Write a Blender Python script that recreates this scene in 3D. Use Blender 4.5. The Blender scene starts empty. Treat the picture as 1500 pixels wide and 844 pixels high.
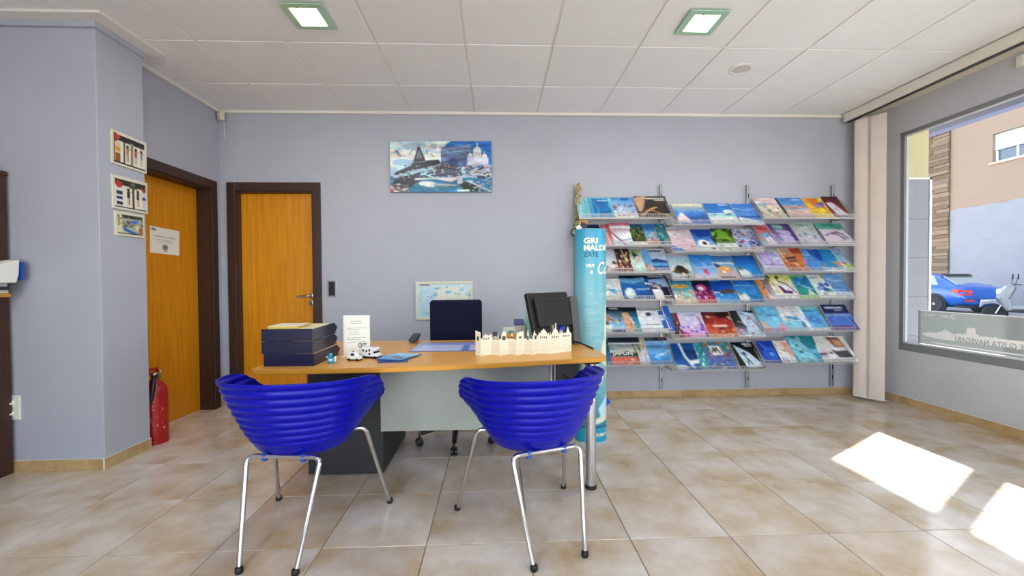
import bpy, math, random
import numpy as np
from mathutils import Vector, Matrix
random.seed(7)
R = math.radians
SC = bpy.context.scene
COL = SC.collection

# ---------------------------------------------------------------- camera
def make_camera():
    pitch, yaw, roll, f = -0.01642, 0.03713, -0.00695, 605.49
    fw = Vector((math.sin(yaw)*math.cos(pitch), math.cos(yaw)*math.cos(pitch), math.sin(pitch)))
    rt = Vector((math.cos(yaw), -math.sin(yaw), 0)); up = rt.cross(fw)
    r2 = math.cos(roll)*rt + math.sin(roll)*up
    u2 = -math.sin(roll)*rt + math.cos(roll)*up
    cd = bpy.data.cameras.new('camera'); cd.sensor_width = 36; cd.lens = f/1500*36; cd.clip_start = .05; cd.clip_end = 300
    co = bpy.data.objects.new('camera', cd); COL.objects.link(co)
    m = Matrix(((r2.x, u2.x, -fw.x), (r2.y, u2.y, -fw.y), (r2.z, u2.z, -fw.z))).to_4x4()
    m.translation = (0, 0, 1.158); co.matrix_world = m
    SC.camera = co
make_camera()

# ---------------------------------------------------------------- sky, sun, exposure
SUN_AZ = Vector((1, .6, 0)).normalized(); SUN_EL = R(40.2)
w = bpy.data.worlds.new('world'); SC.world = w; w.use_nodes = True
nt = w.node_tree; nt.nodes.clear()
wo = nt.nodes.new('ShaderNodeOutputWorld'); bg = nt.nodes.new('ShaderNodeBackground'); sk = nt.nodes.new('ShaderNodeTexSky')
sk.sky_type = 'NISHITA'; sk.sun_disc = False; sk.sun_elevation = SUN_EL; sk.sun_rotation = math.atan2(SUN_AZ.x, SUN_AZ.y)
sk.air_density = 1.0; sk.dust_density = 0.25; sk.ozone_density = .8
bg.inputs['Strength'].default_value = 0.62
hs_ = nt.nodes.new('ShaderNodeHueSaturation'); hs_.inputs['Saturation'].default_value = .55
nt.links.new(sk.outputs[0], hs_.inputs['Color']); nt.links.new(hs_.outputs[0], bg.inputs[0]); nt.links.new(bg.outputs[0], wo.inputs[0])
sl = bpy.data.lights.new('sun', 'SUN'); sl.energy = 20.0; sl.angle = R(.8); sl.color = (1, .97, .92)
so = bpy.data.objects.new('sun', sl); COL.objects.link(so)
so.rotation_euler = Vector((SUN_AZ.x*math.cos(SUN_EL), SUN_AZ.y*math.cos(SUN_EL), math.sin(SUN_EL))).to_track_quat('Z', 'Y').to_euler()
LAMP_W = 6.5
SC.view_settings.view_transform = 'Standard'; SC.view_settings.look = 'None'
SC.view_settings.exposure = 0.54; SC.view_settings.gamma = 1.0; SC.view_settings.use_curve_mapping = False
SC.cycles.max_bounces = 10; SC.cycles.diffuse_bounces = 6; SC.cycles.transparent_max_bounces = 12; SC.cycles.caustics_reflective = False
SC.cycles.sample_clamp_indirect = 6

# ---------------------------------------------------------------- helpers
def lin(h):
    if isinstance(h, str):
        c = [int(h[i:i+2], 16)/255 for i in (0, 2, 4)]
        return tuple(x/12.92 if x <= .04045 else ((x+.055)/1.055)**2.4 for x in c)
    return h
MATS = {}
def mat(name, col, rough=.5, metal=0, spec=.5, var=0, vscale=8, bump=0, bscale=60, coat=0, stretch=None, col2=None, emit=0, trans=0, obj_var=0):
    if name in MATS: return MATS[name]
    m = bpy.data.materials.new(name); m.use_nodes = True; n = m.node_tree; b = n.nodes['Principled BSDF']
    c = lin(col)
    b.inputs['Base Color'].default_value = (*c, 1); b.inputs['Roughness'].default_value = rough; b.inputs['Metallic'].default_value = metal
    b.inputs['Specular IOR Level'].default_value = spec; b.inputs['Coat Weight'].default_value = coat; b.inputs['Coat Roughness'].default_value = .08
    if emit: b.inputs['Emission Color'].default_value = (*c, 1); b.inputs['Emission Strength'].default_value = emit
    if trans: b.inputs['Transmission Weight'].default_value = trans
    if var or bump:
        tc = n.nodes.new('ShaderNodeTexCoord'); mp = n.nodes.new('ShaderNodeMapping'); n.links.new(tc.outputs['Object'], mp.inputs[0])
        if stretch: mp.inputs['Scale'].default_value = stretch
    if var:
        ns = n.nodes.new('ShaderNodeTexNoise'); ns.inputs['Scale'].default_value = vscale; ns.inputs['Detail'].default_value = 5; ns.inputs['Roughness'].default_value = .6
        rp = n.nodes.new('ShaderNodeValToRGB'); a = c; z = lin(col2) if col2 else tuple(x*(1-var) for x in c)
        if not col2: a = tuple(min(1, x*(1+var*.6)) for x in c)
        rp.color_ramp.elements[0].position = .32; rp.color_ramp.elements[1].position = .68
        rp.color_ramp.elements[0].color = (*z, 1); rp.color_ramp.elements[1].color = (*a, 1)
        src = mp.outputs[0]
        if obj_var:
            oi = n.nodes.new('ShaderNodeObjectInfo'); ad = n.nodes.new('ShaderNodeVectorMath'); ad.operation = 'ADD'
            sc = n.nodes.new('ShaderNodeVectorMath'); sc.operation = 'SCALE'; sc.inputs['Scale'].default_value = 37
            cx = n.nodes.new('ShaderNodeCombineXYZ')
            for i in range(3): n.links.new(oi.outputs['Random'], cx.inputs[i])
            n.links.new(cx.outputs[0], sc.inputs[0]); n.links.new(src, ad.inputs[0]); n.links.new(sc.outputs[0], ad.inputs[1]); src = ad.outputs[0]
        n.links.new(src, ns.inputs['Vector']); n.links.new(ns.outputs['Fac'], rp.inputs[0])
        out = rp.outputs[0]
        if obj_var:
            hs = n.nodes.new('ShaderNodeHueSaturation'); ma = n.nodes.new('ShaderNodeMath'); ma.operation = 'MULTIPLY_ADD'
            ma.inputs[1].default_value = obj_var; ma.inputs[2].default_value = 1-obj_var/2
            n.links.new(oi.outputs['Random'], ma.inputs[0]); n.links.new(ma.outputs[0], hs.inputs['Value']); n.links.new(out, hs.inputs['Color']); out = hs.outputs[0]
        n.links.new(out, b.inputs['Base Color'])
    if bump:
        nb = n.nodes.new('ShaderNodeTexNoise'); nb.inputs['Scale'].default_value = bscale; nb.inputs['Detail'].default_value = 3
        bp = n.nodes.new('ShaderNodeBump'); bp.inputs['Strength'].default_value = bump; bp.inputs['Distance'].default_value = .01
        n.links.new(mp.outputs[0], nb.inputs['Vector']); n.links.new(nb.outputs['Fac'], bp.inputs['Height']); n.links.new(bp.outputs[0], b.inputs['Normal'])
    MATS[name] = m
    return m
def print_mat(name='print', rough=.35):
    if name in MATS: return MATS[name]
    m = bpy.data.materials.new(name); m.use_nodes = True; n = m.node_tree; b = n.nodes['Principled BSDF']
    a = n.nodes.new('ShaderNodeVertexColor'); a.layer_name = 'ink'; n.links.new(a.outputs[0], b.inputs['Base Color'])
    b.inputs['Roughness'].default_value = rough; MATS[name] = m
    return m

class MB:
    def __init__(s): s.v = []; s.f = []
    def add(s, v, f):
        o = len(s.v); s.v += [tuple(x) for x in v]; s.f += [tuple(i+o for i in q) for q in f]; return s
    def box(s, x0, x1, y0, y1, z0, z1):
        return s.add([(x0,y0,z0),(x1,y0,z0),(x1,y1,z0),(x0,y1,z0),(x0,y0,z1),(x1,y0,z1),(x1,y1,z1),(x0,y1,z1)],
            [(0,3,2,1),(4,5,6,7),(0,1,5,4),(1,2,6,5),(2,3,7,6),(3,0,4,7)])
    def prism(s, pts, a, b, axis='z'):
        k = len(pts)
        def P(p, t): return {'z': (p[0], p[1], t), 'y': (p[0], t, p[1]), 'x': (t, p[0], p[1])}[axis]
        v = [P(p, a) for p in pts] + [P(p, b) for p in pts]
        f = [tuple(range(k-1, -1, -1)), tuple(range(k, 2*k))] + [(i, (i+1) % k, k+(i+1) % k, k+i) for i in range(k)]
        return s.add(v, f)
    def tube(s, pts, r, n=8, closed=False, caps=True):
        P = [Vector(p) for p in pts]; k = len(P); rs = r if isinstance(r, (list, tuple)) else [r]*k
        def tan(i):
            if closed: return (P[(i+1) % k]-P[i-1]).normalized()
            return (P[min(i+1, k-1)]-P[max(i-1, 0)]).normalized()
        t = tan(0); u = t.orthogonal().normalized(); v = []
        for i in range(k):
            t2 = tan(i); q = t.rotation_difference(t2); u = q @ u; t = t2
            u = (u - t*u.dot(t)).normalized(); w_ = t.cross(u)
            v += [P[i] + (u*math.cos(6.28318*j/n) + w_*math.sin(6.28318*j/n))*rs[i] for j in range(n)]
        f = []
        for i in range(k if closed else k-1):
            a = i*n; b = ((i+1) % k)*n
            f += [(a+j, a+(j+1) % n, b+(j+1) % n, b+j) for j in range(n)]
        if caps and not closed: f += [tuple(range(n-1, -1, -1)), tuple(range((k-1)*n, k*n))]
        return s.add(v, f)
    def lathe(s, prof, n=24, c=(0, 0, 0), axis='z'):
        v = []
        for r, z in prof:
            for j in range(n):
                a = 6.28318530718*j/n; p = (r*math.cos(a), r*math.sin(a), z)
                if axis == 'y': p = (p[0], p[2], p[1])
                if axis == 'x': p = (p[2], p[0], p[1])
                v.append((p[0]+c[0], p[1]+c[1], p[2]+c[2]))
        k = len(prof)
        f = [(i*n+j, i*n+(j+1) % n, (i+1)*n+(j+1) % n, (i+1)*n+j) for i in range(k-1) for j in range(n)]
        f += [tuple(range(n-1, -1, -1)), tuple(range((k-1)*n, k*n))]
        return s.add(v, f)
    def xf(s, M): s.v = [tuple(M @ Vector(p)) for p in s.v]; return s
    def mesh(s, name):
        me = bpy.data.meshes.new(name); me.from_pydata(s.v, [], s.f); me.update()
        import bmesh
        b = bmesh.new(); b.from_mesh(me); bmesh.ops.recalc_face_normals(b, faces=b.faces); b.to_mesh(me); b.free()
        return me
def rrect(x0, x1, y0, y1, r, n=5):
    o = []
    for cx, cy, a0 in ((x1-r, y1-r, 0), (x0+r, y1-r, 90), (x0+r, y0+r, 180), (x1-r, y0+r, 270)):
        o += [(cx+r*math.cos(R(a0+90*i/n)), cy+r*math.sin(R(a0+90*i/n))) for i in range(n+1)]
    return o
def ob(name, mb, m, parent=None, loc=(0, 0, 0), rot=(0, 0, 0), smooth=0, bevel=0, label=None, cat=None, group=None, kind=None):
    me = mb.mesh(name) if isinstance(mb, MB) else mb
    if m is not None and not me.materials: me.materials.append(m)
    o = bpy.data.objects.new(name, me); COL.objects.link(o); o.location = loc; o.rotation_euler = rot
    if parent: o.parent = parent
    if smooth:
        me.polygons.foreach_set('use_smooth', [True]*len(me.polygons))
        if smooth != 180: me.set_sharp_from_angle(angle=R(smooth))
    if bevel:
        bm = o.modifiers.new('bevel', 'BEVEL'); bm.width = bevel; bm.segments = 2; bm.limit_method = 'ANGLE'; bm.angle_limit = R(40)
    return tag(o, label, cat, group, kind)
def tag(o, label=None, cat=None, group=None, kind=None):
    for k, v in (('label', label), ('category', cat), ('group', group), ('kind', kind)):
        if v: o[k] = v
    return o
def thing(name, label, cat, loc=(0, 0, 0), rz=0, group=None):
    o = bpy.data.objects.new(name, None); COL.objects.link(o); o.location = loc; o.rotation_euler = (0, 0, rz); o.empty_display_size = .1
    return tag(o, label, cat, group)
def copy_tree(o, parent=None):
    c = o.copy(); COL.objects.link(c)
    if parent: c.parent = parent
    for ch in list(o.children): copy_tree(ch, c)
    return c
def text_mesh(s, size, extrude=.0004, align='LEFT', bold=0, sx=1):
    cu = bpy.data.curves.new('text', 'FONT'); cu.body = s; cu.size = size; cu.extrude = extrude; cu.align_x = align; cu.offset = bold; cu.resolution_u = 3
    o = bpy.data.objects.new('text', cu); COL.objects.link(o)
    dg = bpy.context.evaluated_depsgraph_get(); me = bpy.data.meshes.new_from_object(o.evaluated_get(dg))
    bpy.data.objects.remove(o); bpy.data.curves.remove(cu); me.materials.clear()
    if sx != 1:
        for v in me.vertices: v.co.x *= sx
    return me
def arc(p0, p1, p2, n=6):      # quadratic bend from p0 to p2 with corner p1
    a, b, c = Vector(p0), Vector(p1), Vector(p2)
    return [tuple((1-t)**2*a + 2*t*(1-t)*b + t*t*c) for t in [i/n for i in range(n+1)]]

# ---------------------------------------------------------------- flat print: painted on a fine grid of vertices
class Paint:
    def __init__(s, w_, h_, ss=3, seed=1):
        s.w, s.h, s.ss = w_, h_, ss; s.W, s.H = w_*ss, h_*ss
        s.a = np.ones((s.H, s.W, 3)); s.rng = np.random.RandomState(seed)
        yy, xx = np.mgrid[0:s.H, 0:s.W]; s.x = (xx+.5)/s.W*100; s.y = (yy+.5)/s.H*100
    def c(s, h): return np.array([int(h[i:i+2], 16)/255 for i in (0, 2, 4)])
    def g(s, *cs):
        k = len(cs)-1; t = np.clip(s.y/100*k, 0, k-1e-6); i = t.astype(int); f = (t-i)[..., None]
        C_ = np.array([s.c(q) for q in cs]); s.a = C_[i]*(1-f) + C_[i+1]*f
    def r(s, x0, y0, x1, y1, c): s.a[(s.x >= x0) & (s.x <= x1) & (s.y >= y0) & (s.y <= y1)] = s.c(c)
    def e(s, cx, cy, rx, ry, c): s.a[((s.x-cx)/rx)**2 + ((s.y-cy)/ry)**2 <= 1] = s.c(c)
    def p(s, c, *q):
        P = [(q[i], q[i+1]) for i in range(0, len(q), 2)]; m = np.zeros(s.x.shape, bool); k = len(P)
        for i in range(k):
            (x0, y0), (x1, y1) = P[i], P[(i+1) % k]
            if y0 == y1: continue
            m ^= ((y0 > s.y) != (y1 > s.y)) & (s.x < (x1-x0)*(s.y-y0)/(y1-y0)+x0)
        s.a[m] = s.c(c)
    def l(s, wd, c, *q):
        P = [(q[i], q[i+1]) for i in range(0, len(q), 2)]
        for (x0, y0), (x1, y1) in zip(P, P[1:]):
            dx, dy = x1-x0, y1-y0; L = dx*dx+dy*dy+1e-9
            t = np.clip(((s.x-x0)*dx + (s.y-y0)*dy)/L, 0, 1)
            s.a[(s.x-x0-t*dx)**2 + (s.y-y0-t*dy)**2 <= (wd/2)**2] = s.c(c)
    def s_(s, n, size, y0, y1, *cs, x0=0, x1=100):
        for i in range(int(n)):
            k = s.rng.uniform(.5, 1.3)*size; s.e(s.rng.uniform(x0, x1), s.rng.uniform(y0, y1), k*.6, k*.45, cs[i % len(cs)])
    def run(s, ops):
        for op in ops.split(';'):
            t = op.split(); k = t[0]; cs = [q for q in t[1:] if len(q) == 6]; ns = [float(q) for q in t[1:] if len(q) != 6]
            if k == 'g': s.g(*cs)
            elif k == 'r': s.r(*ns, cs[0])
            elif k == 'e': s.e(*ns, cs[0])
            elif k == 'p': s.p(cs[0], *ns)
            elif k == 'l': s.l(ns[0], cs[0], *ns[1:])
            elif k == 's': s.s_(*ns, *cs)
        return s
    def grain(s, n, k):
        for i in range(n):
            q = s.rng.uniform(2, 11); f = 1+s.rng.uniform(-k, k); cx, cy = s.rng.uniform(0, 100, 2)
            m = ((s.x-cx)/q)**2 + ((s.y-cy)/(q*.6))**2 <= 1; s.a[m] = np.clip(s.a[m]*f*(1+s.rng.uniform(-k/3, k/3, 3)), 0, 1)
        return s
    def mesh(s, W, H, name, curve=None):    # plane W x H, lower left at the origin, in local x-y, facing +z
        a = s.a.reshape(s.h, s.ss, s.w, s.ss, 3).mean((1, 3))
        a = np.where(a <= .04045, a/12.92, ((a+.055)/1.055)**2.4)
        w_, h_ = s.w, s.h
        vs = [((i/(w_-1))*W, (1-j/(h_-1))*H, 0) for j in range(h_) for i in range(w_)]
        if curve: vs = [curve(*p) for p in vs]
        fs = [(j*w_+i, (j+1)*w_+i, (j+1)*w_+i+1, j*w_+i+1) for j in range(h_-1) for i in range(w_-1)]
        me = bpy.data.meshes.new(name); me.from_pydata(vs, [], fs); me.update()
        at = me.color_attributes.new('ink', 'FLOAT_COLOR', 'POINT')
        at.data.foreach_set('color', np.concatenate([a.reshape(-1, 3), np.ones((w_*h_, 1))], 1).astype(np.float32).ravel())
        me.materials.append(print_mat())
        return me
UPRIGHT = (R(90), 0, 0)       # turns a print lying in x-y so that it stands facing -y

# ---------------------------------------------------------------- materials
WALL = mat('wall_paint', 'b1b4c1', .75, spec=.25, var=.03, vscale=3, bump=.12, bscale=220)
WALL_R = mat('wall_paint_right', 'c6c7cc', .75, spec=.25, var=.03, vscale=3, bump=.12, bscale=220)
CEIL = mat('ceiling_panel', 'eaebeb', .85, spec=.2, var=.02, vscale=5, bump=.08, bscale=300, obj_var=.03)
WHITE = mat('white_trim', 'e4e2da', .5)
GROUT = mat('grout', '8a7860', .8)
TILE = mat('floor_tile', 'e2dad3', .22, spec=.5, var=.2, vscale=3.2, col2='bfa480', coat=.15, bump=.02, bscale=14, obj_var=.07)
SKIRT = mat('skirting_tile', 'c9ac80', .3, var=.2, vscale=6, col2='a98a5a', obj_var=.1)
OAK = mat('honey_veneer', 'dc9418', .38, var=.14, vscale=5, stretch=(9, 9, .5), col2='c67c0c')
WENGE = mat('dark_wenge', '3d2820', .45, var=.3, vscale=8, stretch=(9, 9, .6))
BEECH = mat('beech_top', 'e2a54c', .34, var=.08, vscale=6, stretch=(.6, 9, 9), col2='d49642', coat=.05)
BEECH_EDGE = mat('beech_edge', 'd08f28', .4)
CHROME = mat('chrome', 'd4d4d6', .12, metal=1)
STEEL = mat('brushed_steel', 'b4b4b4', .3, metal=1)
WIRE = mat('wire_zinc', 'd0d0d2', .3, metal=.7)
BLACK = mat('black_plastic', '111113', .45)
DGREY = mat('anthracite', '2b2c30', .5, var=.04, vscale=20)
NAVY = mat('navy_fabric', '121530', .9, spec=.2, var=.15, vscale=120)
TRAYBLUE = mat('navy_plastic', '070d34', .32)
BLUE = mat('blue_shell', '0006a2', .33, spec=.28, bump=.02, bscale=300)
CREAM = mat('cream_card', 'efe8d4', .7)
PAPER = mat('white_paper', 'eceae4', .75)
BLIND = mat('blind_fabric', 'd8ccc5', .85, spec=.2, var=.03, vscale=6, bump=.05, bscale=200)
RED = mat('red_enamel', 'a01414', .28, var=.05, vscale=9)

# ================================================================ STRUCTURE
H = 2.786
XL, XR, YB, YR = -3.6, 3.75, 4.015, -2.6
def struct(name, mb, m, parent=None, **k): return ob(name, mb, m, parent, kind=None if parent else 'structure', **k)
# floor with single tiles
fl = struct('floor', MB().box(XL-.2, XR+.3, YR-.2, YB+.3, -.2, -.004), GROUT)
TS, FX0, FY0 = .4537, -.318, 1.810
tile_me = {}
def clip_tile(x0, x1, y0, y1):
    if x1 <= XL or x0 >= XR or y1 <= -.5 or y0 >= YB: return
    x0 = max(x0, XL); x1 = min(x1, XR); y1 = min(y1, YB)
    if x0 >= -2.46 - .3 and y0 > 2.66 and x1 < -2.452: return
    key = (round(x1-x0, 3), round(y1-y0, 3))
    if min(key) < .01: return
    if key not in tile_me:
        a, b = key; e = .0022; t = .0015
        m_ = MB(); m_.v = [(e,e,-.02),(a-e,e,-.02),(a-e,b-e,-.02),(e,b-e,-.02),(e,e,-t),(a-e,e,-t),(a-e,b-e,-t),(e,b-e,-t),(e+t,e+t,0),(a-e-t,e+t,0),(a-e-t,b-e-t,0),(e+t,b-e-t,0)]
        m_.f = [(0,1,5,4),(1,2,6,5),(2,3,7,6),(3,0,4,7),(4,5,9,8),(5,6,10,9),(6,7,11,10),(7,4,8,11),(8,9,10,11)]
        tile_me[key] = m_.mesh('tile')
    ob('tile', tile_me[key], TILE, fl, loc=(x0, y0, 0))
for i in range(-8, 10):
    for j in range(-6, 6):
        clip_tile(FX0+TS*i, FX0+TS*(i+1), FY0+TS*j, FY0+TS*(j+1))
# ceiling: slab, tee grid and laid-in panels
ce = struct('ceiling', MB().box(XL-.2, XR+.3, YR-.2, YB+.3, H+.03, H+.15), WHITE)
CX0, CY0 = -2.0023, 2.856
xs = [CX0+.6*i for i in range(-3, 11)]; ys = [CY0+.6*j for j in range(-6, 3)]
for x in xs:
    if XL < x < XR: ob('ceiling_tee', MB().box(x-.012, x+.012, YR, YB, H, H+.03), WHITE, ce)
for y in ys: ob('ceiling_tee', MB().box(XL, XR, y-.012, y+.012, H-.001, H+.03), WHITE, ce)
pan = {}
def panel(x0, x1, y0, y1):
    x0 = max(x0, XL); x1 = min(x1, XR); y1 = min(y1, YB); key = (round(x1-x0, 3), round(y1-y0, 3))
    if min(key) < .03: return
    if key not in pan:
        a, b = key; g = .009; pan[key] = MB().box(g, a-g, g*1.2, b-g*1.2, -.007, .02).mesh('ceiling_panel')
    ob('ceiling_panel', pan[key], CEIL, ce, loc=(x0, y0, H))
xe = [XL] + [x for x in xs if XL < x < XR] + [XR]
ye = ys + [YB]
for a, b in zip(xe, xe[1:]):
    for c, d in zip(ye, ye[1:]): panel(a, b, c, d)
ob('ceiling_panel', MB().box(XL, XR, YR, ys[0]-.015, H-.004, H+.02), CEIL, ce)
# walls
struct('wall_back', MB().box(-2.75, -2.455, YB, YB+.15, 0, H+.03).box(-2.455, -1.742, YB, YB+.15, 2.035, H+.03).box(-1.742, XR+.3, YB, YB+.15, 0, H+.03), WALL)
struct('wall_left', MB().box(-2.80, -2.60, 2.9, 3.02, 0, H+.03).box(-2.80, -2.60, 3.02, 3.875, 2.03, H+.03).box(-2.80, -2.60, 3.875, YB, 0, H+.03), WALL)
struct('wall_pillar', MB().box(XL, -2.452, 2.655, 2.995, 0, H+.02), WALL, bevel=.004)
struct('wall_side', MB().box(XL-.15, XL, YR, 2.66, 0, H+.03), WALL)
WY0, WY1, WZ0, WZ1 = -2.3, 3.69, .50, 2.48
struct('wall_right', MB().box(XR, XR+.04, YR, YB, 0, WZ0).box(XR, XR+.04, YR, YB, WZ1, H+.03).box(XR, XR+.04, WY1, YB, WZ0, WZ1).box(XR, XR+.04, YR, WY0, WZ0, WZ1), WALL_R)
# unseen wall behind the viewer, unglazed opening added to let skylight in
struct('wall_rear', MB().box(XL, -2.6, YR-.15, YR, 0, H+.03).box(2.8, XR+.18, YR-.15, YR, 0, H+.03).box(-2.6, 2.8, YR-.15, YR, 2.5, H+.03).box(-2.6, 2.8, YR-.15, YR, 0, .3), WALL)
# baseboards of cut tiles
def baseboard(name, p0, p1, nrm, first=None):
    p0, p1 = Vector(p0), Vector(p1); L = (p1-p0).length; d = (p1-p0).normalized(); ang = math.atan2(d.y, d.x)
    root = None; t = 0; step = first or TS
    while t < L-.01:
        e = min(L, t+step); step = TS
        mb = MB().box(.0012, e-t-.0012, 0, .010, 0, .07)
        q = p0+d*t
        if root is None:
            root = bpy.data.objects.new(name, None); COL.objects.link(root); root['kind'] = 'structure'
            ob('grout_bed', MB().box(0, L, .003, .0104, 0, .0704), WHITE, root, loc=p0, rot=(0, 0, ang))
        ob('skirting_tile', mb, SKIRT, root, loc=q, rot=(0, 0, ang), bevel=.002)
        t = e
# local +y of a run points to the wall
baseboard('baseboard_back', (-1.664, YB-.0105, 0), (XR, YB-.0105, 0), None, .3)
baseboard('baseboard_left', (-2.589, 3.945, 0), (-2.589, YB-.012, 0), None)
baseboard('baseboard_pillar', (-3.03, 2.6445, 0), (-2.452, 2.6445, 0), None, .48)
baseboard('baseboard_pillar_side', (-2.4415, 2.644, 0), (-2.4415, 2.995, 0), None)
baseboard('baseboard_right', (XR-.0105, YB-.012, 0), (XR-.0105, YR, 0), None, .30)
# crown strips
struct('trim_1', MB().box(-2.6, XR, YB-.03, YB, H-.032, H-.006), WHITE, bevel=.004)
struct('trim_2', MB().box(-2.60, -2.572, 2.995, YB-.03, H-.032, H-.006), WHITE, bevel=.004)
struct('trim_3', MB().box(XL, -2.335, 2.56, 2.655, H-.022, H-.006).box(-2.452, -2.335, 2.655, 3.045, H-.022, H-.006).box(-2.6, -2.452, 2.995, 3.045, H-.022, H-.006), WHITE)
struct('trim_4', MB().box(XL, -2.43, 2.632, 2.655, H-.06, H-.022).box(-2.452, -2.43, 2.655, 2.995, H-.06, H-.022), WALL)
struct('trim_5', MB().box(3.43, XR, YR, YB-.03, H-.018, H-.005), mat('cream_trim', 'd9d4c4', .6))
# doors
def door_set(name, W, Ht, hinge_right, reveal, handle_at):
    # local: opening from x=0..W, wall face at y=0, +y into the wall
    r = bpy.data.objects.new(name, None); COL.objects.link(r); r['kind'] = 'structure'
    ob('door_leaf', MB().box(.012, W-.012, reveal, reveal+.04, .006, Ht-.012), OAK, r, bevel=.002)
    ob('door_jamb', MB().box(-.012, .012, -.002, reveal+.06, 0, Ht), WENGE, r); ob('door_jamb', MB().box(W-.012, W+.012, -.002, reveal+.06, 0, Ht), WENGE, r)
    ob('door_head', MB().box(-.012, W+.012, -.002, reveal+.06, Ht-.012, Ht+.012), WENGE, r)
    c = .08
    ob('door_casing', MB().box(-c, 0, -.016, 0, 0, Ht+c), WENGE, r, bevel=.003); ob('door_casing', MB().box(W, W+c*.95, -.016, 0, 0, Ht+c), WENGE, r, bevel=.003)
    ob('door_casing', MB().box(0, W, -.016, 0, Ht, Ht+c), WENGE, r, bevel=.003)
    hx = handle_at; d = -1 if hx > W/2 else 1; y = reveal
    h = ob('door_handle', MB().tube([(hx, y, 1.03), (hx, y-.045, 1.03)] + [(hx+d*.015*k, y-.05-.002*math.sin(k), 1.03-.00012*k*k) for k in range(1, 9)], [.010]*2+[.0095]*8, 10), STEEL, r, smooth=40)
    ob('handle_rose', MB().lathe([(.024, 0), (.024, -.008), (.018, -.012)], 20, (hx, y, 1.03), 'y'), STEEL, h, smooth=40)
    ob('keyhole_rose', MB().lathe([(.024, 0), (.024, -.008), (.019, -.010)], 20, (hx, y, .96), 'y'), STEEL, h, smooth=40)
    ob('key_cylinder', MB().lathe([(.008, 0), (.008, -.016)], 12, (hx, y, .96), 'y'), BLACK, h)
    return r
d1 = door_set('door_1', .713, 2.028, True, .055, .665); d1.location = (-2.455, YB, 0)
d2 = door_set('door_2', .855, 2.02, True, .115, .09); d2.rotation_euler = (0, 0, R(90)); d2.location = (-2.60, 3.02, 0)

# ================================================================ WINDOW AND STREET
ALU = mat('grey_aluminium', '8b8d90', .45, metal=.3)
WALU = mat('white_frame', 'e8eaec', .4)
def glass_mat():
    m = bpy.data.materials.new('window_glass'); m.use_nodes = True; n = m.node_tree; n.nodes.clear()
    o = n.nodes.new('ShaderNodeOutputMaterial'); mx = n.nodes.new('ShaderNodeMixShader'); t = n.nodes.new('ShaderNodeBsdfTransparent'); g = n.nodes.new('ShaderNodeBsdfGlossy')
    g.inputs['Roughness'].default_value = .01; t.inputs[0].default_value = (.95, .97, .97, 1)
    fr = n.nodes.new('ShaderNodeFresnel'); fr.inputs[0].default_value = 1.25
    n.links.new(fr.outputs[0], mx.inputs[0]); n.links.new(t.outputs[0], mx.inputs[1]); n.links.new(g.outputs[0], mx.inputs[2]); n.links.new(mx.outputs[0], o.inputs[0])
    return m
GLASS = glass_mat()
wn = bpy.data.objects.new('window_1', None); COL.objects.link(wn); wn['kind'] = 'structure'
ob('window_rail', MB().box(XR-.006, XR+.034, WY0, WY1+.02, WZ0-.002, .562), ALU, wn, bevel=.003)
ob('window_stile', MB().box(XR-.004, XR+.014, WY1-.018, WY1+.02, .562, WZ1), ALU, wn, bevel=.002)
ob('window_head', MB().box(XR-.004, XR+.014, WY0, WY1+.02, WZ1-.012, WZ1+.02), ALU, wn, bevel=.002)
ob('glazing_bead', MB().box(XR+.014, XR+.034, WY1-.022, WY1+.02, .562, WZ1), WALU, wn); ob('glazing_bead', MB().box(XR+.014, XR+.034, WY0, WY1-.022, .562, .578), WALU, wn)
ob('glazing_bead', MB().box(XR+.014, XR+.034, WY0, WY1-.022, WZ1-.022, WZ1), WALU, wn)
ob('glass_pane', MB().box(XR+.028, XR+.031, WY0, WY1-.022, .578, WZ1-.022), GLASS, wn)
ob('outer_sill', MB().box(XR+.04, XR+.25, WY0, WY1+.02, .50, .55), mat('sill_stone', 'b9b6b2', .6), wn)
# porch: beam, soffit, pier with grey stone dado
pm = mat('porch_yellow', 'd0c498', .7); pur = mat('porch_lavender', '6c7294', .6); stone = mat('dado_stone', '94929a', .55, var=.05, vscale=10)
struct('trim_6', MB().box(4.86, 4.98, -4.5, 4.73, 2.775, 2.845), pur)
struct('trim_7', MB().box(XR+.04, 4.98, -4.5, 4.73, 2.845, 2.93), mat('soffit_cream', 'f6f0d8', .7))
struct('wall_porch', MB().box(XR+.042, 4.012, 3.705, 4.6, -.1, 2.845), pm)
pd = thing('stone_dado', 'grey stone cladding with white edging on porch pier outside the window', 'cladding')
for k in range(6):
    ob('stone_panel', MB().box(XR+.045, 4.010, 3.696, 3.704, -.09+.36*k, -.09+.36*k+.357), stone, pd, bevel=.001)
ob('edge_strip', MB().box(4.010, 4.032, 3.690, 3.73, -.1, 2.088), WALU, pd); ob('edge_strip', MB().box(XR+.045, 4.032, 3.690, 3.704, 2.072, 2.09), WALU, pd)
struct('trim_8', MB().box(4.86, 4.98, 3.47, 3.58, -.1, 2.775), WALU)
struct('ground', MB().box(XR+.04, 40, -25, 45, -.3, -.1), mat('asphalt', '9a989a', .9, var=.12, vscale=6))
struct('bounce_ground', MB().box(-25, XR+.04, -25, YR-.2, -.3, -.1), mat('bounce_ground_pale', 'e6e3dc', .9, var=.1, vscale=4))  # added unseen ground, made pale to bounce daylight through the rear opening
struct('pavement', MB().box(19.4, 21, -20, 44, -.1, .03), mat('pavement_slab', 'b8b4ae', .9, var=.1, vscale=4))
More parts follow.
